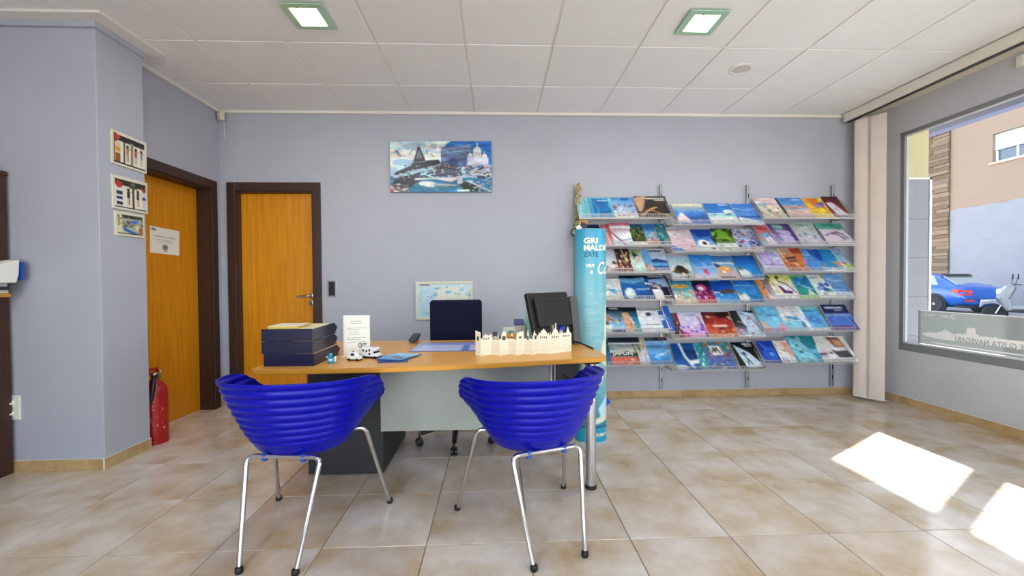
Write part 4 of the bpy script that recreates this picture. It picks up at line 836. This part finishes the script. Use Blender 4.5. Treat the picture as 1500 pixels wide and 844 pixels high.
# ---- brochure rack
rk = thing('brochure_rack', 'wall mounted wire brochure rack with six tiers in three bays', 'rack')
YS, YBK = 3.79, 3.985
for x in (.775, 1.612, 2.478, 3.340):
    u_ = ob('upright', MB().box(x-.013, x+.013, YB-.03, YB-.001, .088, 2.09), STEEL, rk, bevel=.003)
    sl2 = MB()
    for k in range(19): sl2.box(x-.0045, x+.0045, YB-.0312, YB-.029, .16+.1*k, .20+.1*k)
    ob('slot', sl2, BLACK, u_)
LIPZ = {1: (1.729, 1.475, 1.228, .972, .667, .362), 2: (1.670, 1.418, 1.158, .928, .608, .304), 3: (1.726, 1.473, 1.223, .965, .659, .356)}
BAYX = {1: (.765, 1.628), 2: (1.636, 2.505), 3: (2.500, 3.392)}
DY, DZS = YBK-YS, .225
def shelf_mesh(W):
    m_ = MB(); t = .0021; d = DY; hz = DZS; lipz = .042
    def w_(a, b, r=t, n=4): m_.tube([a, b], r, n)
    # rails
    for y, z, r in ((-.004, 0, .0032), (-.010, lipz, .003), (d, hz, .003), (d*.5, hz*.5-.004, .0026), (d*.2, hz*.2-.004, .0026)): w_((0, y, z), (W, y, z), r, 6)
    n = int(W/.0155)
    for k in range(n+1):
        x = W*k/n
        m_.tube([(x, -.010, lipz), (x, -.004, -.001), (x, d, hz)], t, 4)
    for x in (.004, W-.004):
        m_.tube([(x, -.010, lipz), (x, d, hz)], .003, 5); m_.tube([(x, 0, 0), (x, d, .02), (x, d, hz)], .0035, 5)
    return m_.mesh('wire_shelf')
SHM = {b: shelf_mesh(BAYX[b][1]-BAYX[b][0]) for b in BAYX}
for b in BAYX:
    for z in LIPZ[b]:
        s_ = ob('wire_shelf', SHM[b], WIRE, rk, loc=(BAYX[b][0], YS, z))
        W = BAYX[b][1]-BAYX[b][0]
        for x in (.012, W-.05):
            ob('bracket', MB().prism([(0, 0), (DY+.005, .0), (DY+.005, .06), (DY-.02, .02)], x, x+.004, 'x'), STEEL, s_)

# ---- brochures: bay, tier, centre, width, cover, label, lettering
def brochure(b, t, x, W, ops, label, txt=None, k=0):
    L = .292 if 'small' not in label else .245
    if 'narrow' in label: L = .285
    if W < .16 and 'narrow' not in label and 'small' not in label: L = .285
    th = .004 + .004*((k*7) % 3)/2
    ang = math.atan2(DZS, DY)
    lift = .0065 + .0035*(k % 2) + .0012*k
    r = thing('brochure', label, 'brochure', (x, YS+.010-.0*lift, LIPZ[b][t-1]+.006), 0, 'travel brochures on the wire rack')
    r.rotation_euler = (ang, 0, R(((k*37+t*11) % 5-2)*.35))
    n = Vector((0, -math.sin(ang), math.cos(ang))); r.location = Vector(r.location) + n*lift
    ob('pages', MB().box(-W/2, W/2, 0, L, -th, 0), PAPER, r)
    P = Paint(22, 28, 3, b*100+t*10+k).run(ops).grain(70, .13)
    bend = (.012 if (k+t) % 4 == 0 else 0)
    cv = ob('cover', P.mesh(W, L, 'cover', (lambda px, py, pz: (px, py, .0008+bend*(py/L)**3)) if bend else (lambda px, py, pz: (px, py, .0008))), None, r, loc=(-W/2, 0, 0))
    if txt:
        me = text_mesh(txt, .052 if txt.isupper() else .06, .0003, 'LEFT', .001 if txt.isupper() else 0, 1)
        k_ = (W*.62 if txt.isupper() else W*.85)/max(v.co.x for v in me.vertices)
        for v in me.vertices: v.co.x *= k_
        ob('title', me, WHITE, cv, loc=(W*.08, L*(.35 if txt.isupper() else .78), .0016))
    return r
BROCH = [
(1, 1, 0.84, 0.152, 'g 9fcfd0 5fb4c8;l 3 e8f4f2 10 0 25 40 15 100;l 3 3f93b8 50 0 60 50 45 100;l 3 dff0ee 80 0 75 60 85 100', 'pale turquoise brochure with wavy white streaks, far left of top left tier'),
(1, 1, 0.993, 0.229, 'g 63c0d8 2a86b8;r 18 8 82 86 1671b4;l 2 7fd0e6 20 20 40 60 30 86;l 2 0d5a9c 50 10 60 50 55 86;r 40 16 80 20 e9f4fa;l 3 c8e6e0 90 0 96 100', 'turquoise brochure with a big deep blue panel, top left tier'),
(1, 1, 1.213, 0.211, 'g 3f8fd8 9cc0e4 c9b8c0;e 60 5 20 12 1c5fb0;s 40 9 35 90 b24a68 e0d4de 7a4a6a f0e6ea 4a78b8;r 0 92 100 100 d8e2d8', 'brochure of a crowd on a blue and pink beach, top left tier'),
(1, 1, 1.483, 0.315, 'g 3a302c 241d1b;p c49a78 0 10 40 0 22 60 8 80;l 6 e2b070 12 90 40 62 60 52;l 5 b9805a 40 62 70 84 100 97;r 38 9 92 14 e8e2dc;r 60 17 92 21 cfc8c2', 'dark brown brochure with golden light beams, right end of top left tier'),
(1, 2, 0.868, 0.248, 'g 14233f 0e1a33;l 3 d8dde4 0 2 100 4;r 10 20 60 26 90a0b8', 'navy blue brochure half hidden behind the tall promotional column'),
(1, 2, 1.052, 0.083, 'g c0505a d8a0a0;l 6 f0e4e0 30 0 60 100;l 5 7a2a3a 70 0 90 100', 'narrow red striped brochure beside the tall column, second left tier'),
(1, 2, 1.187, 0.199, 'g d06080 dfe6ee b8d2ea;r 0 14 100 26 e8eef2;l 6 a02040 0 34 30 70 60 100;p f2f4f6 40 50 100 40 100 80 50 90;l 4 5a9fd8 50 78 100 70', 'white brochure with curved crimson stripe, second left tier'),
(1, 2, 1.341, 0.135, 'g 1d4f80 4a6a3a 3c2c22;s 30 12 20 80 7a8a4a 2e3a20 8a6a3a 1e2a1a;r 0 88 100 100 e8e8e6', 'green and brown forest landscape brochure, second left tier'),
(1, 2, 1.472, 0.142, 'g 1f5fb4 6fa8dc c89a8a;s 36 9 42 95 d88a6a b04a4a f0d8c0 e8a878;e 40 8 30 6 2f74c8', 'blue sky brochure over a pink hillside town, second left tier'),
(1, 2, 1.576, 0.103, 'g 1d6a86 2c7a80 3b8c94;s 30 12 5 95 0f3f58 6fc0b8 c08a5a 1a5a70', 'dark teal reef brochure, right end of second left tier'),
(1, 3, 1.071, 0.16, 'g cfdcea dfe6ee d0c4cc;s 22 14 58 96 6a3a34 b08a80 e8d4cc 3a2a30 8a5a5a', 'pale brochure with a group of people under misty sky, third left tier'),
(1, 3, 1.205, 0.135, 'g 3a2a30 6a2a34;s 34 11 20 98 b03a3a d8c08a 7a8a4a e8d8c8 a02a4a;l 7 c8d08a 45 0 70 60', 'dark red magazine with faces and a lime streak, third left tier'),
(1, 3, 1.337, 0.129, 'g 7a9a5a d8e4e0 b8dcd8;p 1e2430 25 15 60 22 70 55 40 60;e 55 45 20 14 d8c8b8;r 0 78 100 100 a8d8d4;s 10 9 2 20 4a6a3a 9ab06a', 'mint green brochure with a dark diving figure, third left tier'),
(1, 3, 1.433, 0.077, 'g 8ab8e4 5a9ad8 d89a78;s 8 12 65 95 e0a080 c87050', 'narrow sky blue brochure with orange shore, third left tier'),
(1, 3, 1.543, 0.168, 'g f0f2f4 f0f2f4;r 5 5 95 95 b8c4e0;p 1c3f78 5 50 40 44 95 55 95 62 5 62;r 5 62 95 76 5aa0cc;r 5 76 95 95 1c4fa0;r 10 9 80 14 1a2a50', 'white framed seascape brochure with dark island, right end of third left tier'),
(1, 4, 1.086, 0.192, 'g dcdde0 d4d6da;r 0 50 70 70 3a9ac8;p e8ecee 0 60 30 50 60 72 0 80;r 60 56 100 64 9ab8cc', 'pale grey brochure with small blue band, fourth left tier'),
(1, 4, 1.301, 0.238, 'g 8ab4d0 1a5fae 124a94;p 0e1420 0 0 100 0 100 10 50 16 0 12;p 6fb0dc 0 18 50 28 100 16 100 24 50 36 0 28;e 32 75 20 22 cfe4ee;e 32 75 12 14 e8f2f4;r 58 58 98 62 d8e8f4', 'blue brochure with a pale round emblem and dark top, fourth left tier'),
(1, 4, 1.533, 0.239, 'g 10162a 14265a;r 0 14 22 100 1c4a94;p 8fb0e0 22 20 90 14 96 50 26 50;s 18 9 34 60 c8a8a0 e8dcd4 6a5a6a;p e0d8dc 26 60 62 58 66 100 30 100;r 66 50 100 100 1a1838;r 25 4 90 9 9aa0b8', 'navy brochure with a harbour town photo, right end of fourth left tier'),
(1, 5, 1.095, 0.212, 'g 101216 7aa8dc 8ac0d8;r 0 0 100 16 101216;p b88a70 0 30 40 28 60 60 0 60;s 14 10 36 70 4a3a2a d8c0a0 6a8a5a;r 0 70 50 96 e0e4e0;r 40 76 100 88 a8c8e8;r 40 88 100 100 1c3f80;r 45 5 85 10 d8d8d8', 'coastal village brochure with black header, fifth left tier'),
(1, 5, 1.275, 0.148, 'g 0f1420 2a8ab0 2aa8c0;r 0 0 100 18 0f1626;p d8a890 0 24 40 22 62 60 50 100 8 100;s 10 10 60 96 b07a60 e0b8a0', 'turquoise cove brochure with pink cliff, fifth left tier'),
(1, 5, 1.481, 0.265, 'g e4e4ec dcdce4;r 34 12 50 26 2c2c34;r 24 64 80 68 8a8c98;e 55 40 3 3 a0a0aa;r 78 4 98 24 2a60b4;r 80 30 98 44 8ab4e0;r 80 48 98 88 2454a4', 'tall white brochure with small dark square and blue strip, fifth left tier'),
(1, 5, 1.633, 0.065, 'g 2a6ac0 1f5ab0;l 10 e8f0f8 0 0 30 100', 'narrow blue brochure with white edge, right end of fifth left tier'),
(1, 6, 1.039, 0.077, 'g 1a3f6a 1c6aa0;s 12 12 10 95 0e2440 4a9ac8 1f5f90', 'narrow dark blue brochure beside the tall column, lowest left tier'),
(1, 6, 1.384, 0.097, 'g c8b070 c0c4d0 b8bcc8;s 14 14 10 95 e0a050 9aa0b0 d8dce4', 'narrow grey and yellow brochure, lowest left tier'),
(1, 6, 1.223, 0.303, 'g 141c30 d0d4cc a8b4a0;r 0 0 100 20 141c30;r 0 20 100 26 dce2e8;s 12 10 28 55 4a7a6a e0d0a0 8aa8a0;r 0 56 86 70 2c3a34;r 0 72 100 100 d8604a;s 10 9 74 98 e88a70 a83a30 f0b0a0;l 3 101014 76 26 90 100;l 2 101014 88 26 100 90', 'collage magazine about Japan with red lower half, lowest left tier', 'JAPÓN'),
(1, 6, 1.542, 0.22, 'g 10182c 6aa8dc 2a80cc;r 0 0 100 14 0e1830;r 0 14 100 30 8ac0ec;r 0 30 100 36 3a8ad4;l 5 a8d4f0 30 74 60 66 96 50;l 3 d8ecf8 40 66 70 60;r 5 5 40 9 5a9a6a;r 60 5 92 9 b06a70', 'sky blue brochure with a leaping dolphin, right end of lowest left tier'),
(2, 1, 1.854, 0.298, 'g e8e0b8 3a7ad0 2a62b8;r 0 0 100 14 ece6cc;p ecd8dc 22 40 45 88 0 92 6 66;s 8 8 26 44 a8c8ec 6a9ade;r 40 66 100 74 2a5090;s 10 8 78 96 a090a8 d0c0cc', 'sea brochure with pale pyramid and cream header, top middle tier'),
(2, 1, 2.15, 0.267, 'g 1f6cc8 4a98dc;e 78 42 18 10 e0ecf4;r 55 6 90 12 e4eef8;r 0 50 100 56 d8f0ee;r 0 58 100 68 9cd8d8;r 0 68 100 100 dce0e0;s 6 7 50 56 2a6a80', 'bright blue sky brochure with pale lagoon, top middle tier'),
(2, 1, 2.401, 0.223, 'g 3a78d8 6aa4e4;l 5 8ab8ec 0 24 50 34 100 26;r 0 62 100 70 2a5cb4;p e4e8f0 10 66 60 80 100 96 100 100 0 100;r 0 92 100 100 c8d8e8', 'blue sky brochure with white sandbank, right end of top middle tier'),
(2, 2, 1.773, 0.24, 'g e4d4dc d8b8c4;l 4 a83a4a 0 4 60 2;s 4 8 30 50 c890b0 d8a8c0;l 3 d0909a 30 72 100 78;p 2f74cc 0 70 30 84 50 100 0 100', 'pale pink brochure with a blue corner, second middle tier'),
(2, 2, 1.987, 0.202, 'g 1c48a8 4a80d0 e8e4e0;p 1440a8 0 0 90 0 90 30 30 40;e 40 66 26 16 f0ecec;e 44 66 10 7 28242c;e 74 88 24 14 f0eeee;e 74 88 9 6 22202a;p 3a2a2c 80 40 100 40 100 80', 'blue and white brochure with round dark pebbles, second middle tier'),
(2, 2, 2.186, 0.209, 'g 28381c 4a7a28 c8d0c8;s 30 14 0 55 1c2814 6aa030 8ab848 2c4818;e 50 30 26 18 7ab038;r 0 66 100 100 d0d8cc;s 8 10 66 98 e8eae4 a8b8a0', 'dark green foliage brochure above white flowers, second middle tier'),
(2, 2, 2.395, 0.223, 'g c8c8d8 9aa8d0 c8b0b8;s 30 10 4 60 d0d4e4 b04050 5a7ac0 8a6a98;s 26 10 60 92 1c48a8 e4e4ee 2a60c0 101c50;r 0 92 100 100 d8b8b0', 'collage brochure of blue tiles and red dots, right end of second middle tier'),
(2, 3, 1.757, 0.233, 'g a8c8e0 c8d8dc 8ab0c8;p 2c2420 10 70 40 40 60 44 80 70 60 80;s 30 9 58 96 c8a068 4a3424 e4c890 8a5a30;e 84 22 4 4 5a8a5a', 'brochure of brown rocks under pale sky, third middle tier'),
(2, 3, 1.971, 0.208, 'g 1f74d0 5aa4e0 c8c4e4;r 0 50 100 56 a0a8d8;s 12 8 28 50 8ab8e8 b8a8e0 6aa0e4;p d83a5a 46 60 62 60 66 84 48 80;r 0 84 100 100 d0c8e0', 'blue brochure with white script title and pink figure, third middle tier', 'Caprichos'),
(2, 3, 2.18, 0.222, 'g 2a68a8 7ab0dc e0b0a8;r 0 30 100 38 dce4ea;p 2a3a80 10 30 40 46 20 54;e 50 60 30 14 e8b048;s 20 9 56 90 e8a870 d890a8 f0c890 c07890;r 20 90 80 96 3a2430', 'blue topped brochure with orange and pink beach party, third middle tier'),
(2, 3, 2.412, 0.217, 'g 1450b8 2a84d8 2a90d0;r 0 0 100 8 2a5aa0;p d8e0dc 0 56 30 60 50 80 40 100 0 100;e 14 60 12 6 5a7a6a;r 0 94 100 100 1a50a8', 'deep blue sea brochure with white shore, right end of third middle tier'),
(2, 4, 1.789, 0.208, 'g 2a78a8 5ab0b8 d8a880;e 40 30 40 8 d8a050;s 20 10 44 60 e0b8a0 c88a70 8ac8c8;s 26 11 60 96 f0e4dc e0b8a8 d8d0c0 c8d0b0', 'turquoise brochure with white coral on sand, fourth middle tier'),
(2, 4, 1.978, 0.182, 'g 141c48 3a2050 c83050;r 0 0 100 26 141838;e 46 36 26 14 d8489a;e 40 40 14 9 e0d8f0;s 24 11 46 98 e03a4a a82a6a c8a0e0 e8607a', 'navy brochure with magenta and red fish, fourth middle tier'),
(2, 4, 2.18, 0.222, 'g 1040a0 1a5cc0 5ab4d8;r 0 54 100 58 bcd8e0;p 5a4a3c 30 54 60 40 96 50 90 60 40 62;s 10 8 62 96 7ac4dc a8dce8 2a88b8;r 4 4 50 9 7aa0d0', 'dark blue brochure with a rocky island, fourth middle tier'),
(2, 4, 2.41, 0.223, 'g 1a58b4 3a90dc 2a84d0;r 0 4 90 10 6a90c8;l 4 7ab4ec 0 28 100 32;p cfd8d4 0 58 34 62 46 80 36 100 0 100;e 14 62 10 6 6a8878;r 0 94 100 100 1c54ac', 'blue bay brochure with a pale beach below faint title, right end of fourth middle tier'),
(2, 5, 1.714, 0.097, 'g 2a6a70 6a1c28;p b8283a 40 0 90 10 100 60;s 12 14 30 98 8a1c2a e0c8cc 3a1018', 'narrow teal and dark red brochure, left end of fifth middle tier'),
(2, 5, 1.874, 0.234, 'g d4d4f0 d8ccec c880c0;r 38 12 72 16 6a6aa0;s 24 9 50 92 4a4ac8 6a6ae0 8a50c0 d8d0f4;l 5 d03a88 80 20 96 90;p b02a8a 0 74 26 84 30 100 0 100;r 86 84 100 100 3a2068', 'lavender brochure with a violet paint splash, fifth middle tier'),
(2, 5, 2.138, 0.281, 'g 4a1c1c a83028 d88a58;s 40 10 4 98 8a2020 d8502a e8a060 5a1a3a c03040 e8c09a;r 26 52 74 60 f0d8c8;e 70 14 24 10 2a1416', 'red and orange festival brochure with dark hair figure, fifth middle tier'),
(2, 5, 2.401, 0.257, 'g 20242c 2c2830 c8d8e8;p c0d4ec 30 0 100 14 100 100 46 92;s 16 8 30 90 d04a78 e89aac 3a3038 b8c4d8;l 3 5a4a58 36 10 70 24 98 80;r 0 94 100 100 e8ecf0', 'black and pale blue brochure with pink petals, right end of fifth middle tier'),
(2, 6, 1.815, 0.248, 'g 1a4f98 124488 2a6ab0;p 0e3a78 40 20 90 30 90 70 50 60;l 9 d8e4ee 36 0 44 50 66 90;p e8eef4 50 66 96 60 98 74 54 80;e 20 88 26 8 c8dcec', 'deep blue brochure with white ship wake, lowest middle tier'),
(2, 6, 1.962, 0.085, 'g 2a8a90 3a9aa8;s 24 12 2 98 a8dce0 1c6a78 d0ecec 4ab0b8', 'narrow speckled teal brochure, lowest middle tier'),
(2, 6, 2.126, 0.269, 'g 2a8a90 6a6a98 3a70b8;s 50 9 0 98 d05a3a e8b040 3a3a80 c890b0 2a5ac0 1c7a80 e0a890;p f0eeea 24 14 62 14 70 46 32 46;l 4 22222a 34 38 40 20 44 38 50 20 60 40', 'colourful mosaic brochure with a white monogram square, lowest middle tier'),
(2, 6, 2.411, 0.237, 'g 0c0e12 14161a;p c8dce8 8 10 60 40 96 84 90 92 30 96;e 38 44 8 6 2a4a78;l 5 34485c 38 48 44 66 40 84;l 4 34485c 44 60 56 82;r 46 6 84 11 e4e4e4;r 52 14 84 18 c8c8c8;r 0 94 100 100 6a7078', 'black brochure with a cyclist on a pale triangle, right end of lowest middle tier'),
(3, 1, 2.624, 0.21, 'g e8c8cc e0d0cc c8c89a;r 10 30 50 40 7ab4dc;s 24 9 40 98 c87a60 e8e0d8 5a6a8a d8d070 a0986a;l 3 f0e8e4 0 24 100 20', 'pink and cream landscape brochure, left end of top right tier'),
(3, 1, 2.868, 0.264, 'g 3a80d4 6aa8e4 c89a90;p 14141c 0 0 8 0 12 100 0 100;r 10 42 100 52 d8a088;p a08ab0 40 90 70 76 100 96;r 10 58 100 92 d8b4ac;l 4 e8d8d4 20 66 100 60;r 56 10 90 14 c8e0f4', 'blue sky and pink desert brochure with black spine, top right tier'),
(3, 1, 3.11, 0.219, 'g f0a838 f0c040;p e07828 26 4 66 6 60 50 30 40;e 60 40 20 12 9a80b8;p 7a5aa8 50 30 90 20 76 44;p f0d038 20 64 60 50 100 90 100 100 20 100;l 6 d87830 66 46 100 90;r 70 0 100 20 e8d838', 'yellow and orange brochure with purple bird, top right tier'),
(3, 1, 3.276, 0.166, 'g 4a1c24 8a3a48;p d8d4e4 10 30 50 26 90 90 30 90;l 6 b03a4a 20 12 70 40 96 90;l 4 e8e4f0 40 40 80 90;r 0 0 90 8 3a1a20', 'maroon brochure with pale arch, right end of top right tier'),
(3, 2, 2.579, 0.145, 'g d88a90 c87880 9ac8e0;p c84a50 10 6 90 20 90 34 20 28;p 6ab4dc 20 50 80 40 70 80;p e8dce8 40 70 90 56 90 96 40 96;l 6 2a4aa0 80 40 100 100', 'red topped brochure with light blue swoosh, second right tier'),
(3, 2, 2.76, 0.218, 'g 4a3a6a b0a0d0;p 7ac8b8 20 6 66 12 60 30 26 24;p c4b4e0 24 30 80 36 96 90 40 92;s 18 9 40 90 6a4a98 a890d8 d8d0ec 8a6ab8;r 84 0 100 100 4a3080', 'purple brochure with teal label, second right tier'),
(3, 2, 2.998, 0.219, 'g a8c4b8 c8c8cc c0b8d0;r 20 8 70 16 6a9a88;l 2 d8e0e0 60 0 66 60;l 2 8aa8b8 74 10 66 60;l 2 8aa8b8 50 14 66 60;s 14 9 50 92 8a9ac8 d8a8b8 6a6a90 5a9ad0', 'grey green brochure with fan of thin spokes, second right tier'),
(3, 2, 3.271, 0.26, 'g 5ab8a0 6ac0a8 e0d0e0;r 0 0 100 28 5ab8a4;r 24 10 70 15 2a7a70;r 0 30 100 100 e0d4e4;l 5 7a4a8a 12 60 30 50 60 56 70 80;l 5 4a3a6a 40 46 64 44 80 60;e 78 68 14 8 b8b0cc;r 0 88 100 93 e090a0', 'green topped brochure with purple arches, right end of second right tier'),
(3, 3, 2.636, 0.231, 'g b8ccc8 c8c4e0 bcc4e0;e 50 40 40 30 b0a4dc;e 50 44 30 20 cfc8ec;l 3 7a50b0 20 70 90 72;l 2 a070c8 50 10 50 70;l 2 a070c8 30 16 50 70;l 2 a070c8 72 16 50 70;r 10 4 60 9 90b8a8', 'lilac brochure with a fan pattern, left end of third right tier'),
(3, 3, 2.864, 0.225, 'g c8a890 c87848 b86a48;p a83a20 50 4 96 0 100 26 56 24;p d8783a 60 26 100 30 100 90 76 88;l 7 2a2a30 20 46 60 40;l 6 3a3a42 26 58 60 54;s 20 8 64 96 d88a60 8a3a28 e8b090;l 4 e8dcd8 4 0 16 60;r 10 12 44 17 9a9a98', 'rust orange brochure with dark fish shapes, third right tier'),
(3, 3, 3.306, 0.194, 'g 8ac0ec a8ccf0 b8d8c8;p 3a5aa8 10 0 20 14 6 20;r 0 70 100 100 a8d080;p b03a2a 50 66 70 60 80 70;p c8b040 50 72 84 70 80 78;r 0 66 60 72 e8f0f4;p c03a4a 46 10 54 16 60 10', 'pale blue brochure with green meadow, right end of third right tier'),
(3, 3, 3.029, 0.146, 'g 5a9ade 4a8ad8;p 1c58b8 60 0 100 10 100 60;s 12 9 50 96 b040a0 3a60c0 8ab8ec e060b0;l 4 9ac8f0 0 20 60 30', 'blue brochure with magenta specks, third right tier'),
(3, 3, 3.199, 0.22, 'g f0f2f6 f0f2f6;r 6 4 94 92 2a90d0;p 1c4cb0 6 4 40 4 30 60 6 50;s 14 9 60 90 e8b888 d89a78 f0d8b8 4aa8d8;e 84 70 10 14 e0a078', 'white framed beach resort brochure, third right tier'),
(3, 4, 2.597, 0.138, 'g 5a4a40 d8d4dc;p f07820 0 0 30 0 34 100 10 100;s 14 10 20 80 c83a50 3a3ab0 6ab060 e0a090;r 34 84 100 100 e8e8ec', 'brochure with bright orange spine, left end of fourth right tier'),
(3, 4, 2.759, 0.225, 'g d8d460 e8e4ec e8e4ee;s 12 10 0 22 1c1a14 c8cc40 e0e060;l 7 e0dc40 8 24 30 80;p 5a2060 30 46 44 50 52 66 80 68 76 80 40 78;l 4 18161c 40 26 70 40 94 80;l 4 e890c8 90 60 98 96', 'white brochure with purple curl and yellow black top, fourth right tier'),
(3, 4, 2.968, 0.206, 'g 6ac048 58b048;r 14 8 90 84 2a80b8;s 14 12 10 50 1c4a9a 2a6ac0 5aa8d8;p 2a9a8a 20 56 50 46 60 84 24 84;p d8e8c0 66 60 84 84 50 84;l 5 a8d8ec 30 40 80 60;r 14 86 90 100 a8d890', 'green framed brochure with blue diver, fourth right tier'),
(3, 4, 3.144, 0.173, 'g e4e8ec e0e8e8;e 84 10 16 10 d8b060;e 50 46 16 9 4a7ac8;e 80 44 14 8 3a5a98;e 30 60 14 8 6a9ad8;e 60 64 16 9 2a5aa0;e 84 68 12 8 6ab0b8;e 46 80 12 7 a8c8a0;l 3 6a6a70 4 16 56 12', 'white brochure with blue hexagon photos, fourth right tier'),
(3, 4, 3.304, 0.2, 'g 7ab0e8 6aa0e0 dce4ec;l 4 c8dcf4 0 20 60 30 90 26;l 4 3a6ac0 10 56 90 60;l 3 3a5ab0 30 70 100 66;r 0 76 100 100 dde4ec;r 10 80 60 84 8a98b0', 'sky blue brochure with fine lines, right end of fourth right tier'),
(3, 5, 2.638, 0.231, 'g 6ab8e4 8accec;r 36 34 84 38 3a70a8;r 36 14 70 17 5a98c8;p e8b8a0 0 60 14 56 40 100 10 100;p e0a0b0 66 86 86 60 100 90 90 100;s 14 9 84 98 c86a98 e8a8b8 d878a0', 'light blue brochure with pink towers, left end of fifth right tier'),
(3, 5, 2.85, 0.206, 'g e4d8dc e0e0e8 a8d4e8;p 3a9ad0 10 44 50 42 90 54 60 58;r 0 60 100 84 8acbe6;s 8 9 64 84 6ab8d8 b8e0ec;e 70 26 6 4 9ab8d0;r 24 4 46 8 d89a9a;p 3a70a8 84 54 96 84 80 84', 'pale brochure with a blue wave, fifth right tier'),
(3, 5, 3.056, 0.22, 'g e8ecf0 e8ecf0;r 22 0 100 88 5ab0e4;r 22 0 100 16 8accc8;r 26 20 80 24 2a6a98;e 54 54 24 14 4a84d0;s 10 8 44 84 8ac4ec 3a80c8 d8a8c8;r 22 88 100 100 dce4ec', 'blue sea brochure with wide white spine, fifth right tier'),
(3, 5, 3.32, 0.254, 'g 14285a 2a50a8 6a7ad0;r 0 0 100 34 14265a;r 14 10 80 17 d8e0ec;r 46 20 76 25 b8c8e0;r 0 34 100 46 7aa0e0;r 0 46 100 82 4a78d8;p 6a4aa0 0 84 60 78 100 90 100 96 0 96', 'navy topped twilight sea brochure, right end of fifth right tier'),
(3, 6, 2.616, 0.172, 'g 1a3aa8 1c48c0;e 55 56 36 26 2a6ad8;e 58 58 26 18 1a48b8;e 60 60 16 10 4a88e4;l 3 8ab4f0 16 10 40 30;r 86 0 100 100 122a70', 'small royal blue brochure with swirl, left end of lowest right tier'),
(3, 6, 2.768, 0.146, 'g e8e0e0 e8e8e8;p e8a080 50 4 90 10 100 80 70 60;s 8 8 10 60 e08858 e8b8a0;s 6 9 74 94 7a98b8 a8c0d0;l 4 b8a880 2 4 22 96', 'small white brochure with orange spray, lowest right tier'),
(3, 6, 2.974, 0.28, 'g 1c7a88 2a8aa8 3a9cc0;p 8ad0e4 10 14 40 10 60 40 80 96 20 96 4 50;e 12 10 9 8 6ab8cc;e 44 12 9 8 8accdc;e 30 36 5 4 1c4a68;e 36 60 8 5 2a5a80;s 12 9 50 94 4aa8d0 a8e0f0 6abce0;p 6ac0dc 60 50 100 50 100 66 66 66', 'teal brochure with a polar bear, lowest right tier'),
(3, 6, 3.268, 0.335, 'g e8e8ea e4e4e8;p 7a4a38 44 6 80 8 84 44 56 44;p d8a078 56 16 78 16 82 40 58 40;s 10 8 56 92 5a5460 e0dce0 8a7a88;p 4a4650 44 60 88 56 92 82 52 84;p 6a4a5a 0 64 22 64 24 72 0 74', 'white brochure with two brown city photos, right end of lowest right tier')]
cnt = {}
for q in BROCH:
    b, t = q[:2]; k = cnt.get((b, t), 0); cnt[(b, t)] = k+1
    brochure(*q[:6], txt=q[6] if len(q) > 6 else None, k=k)
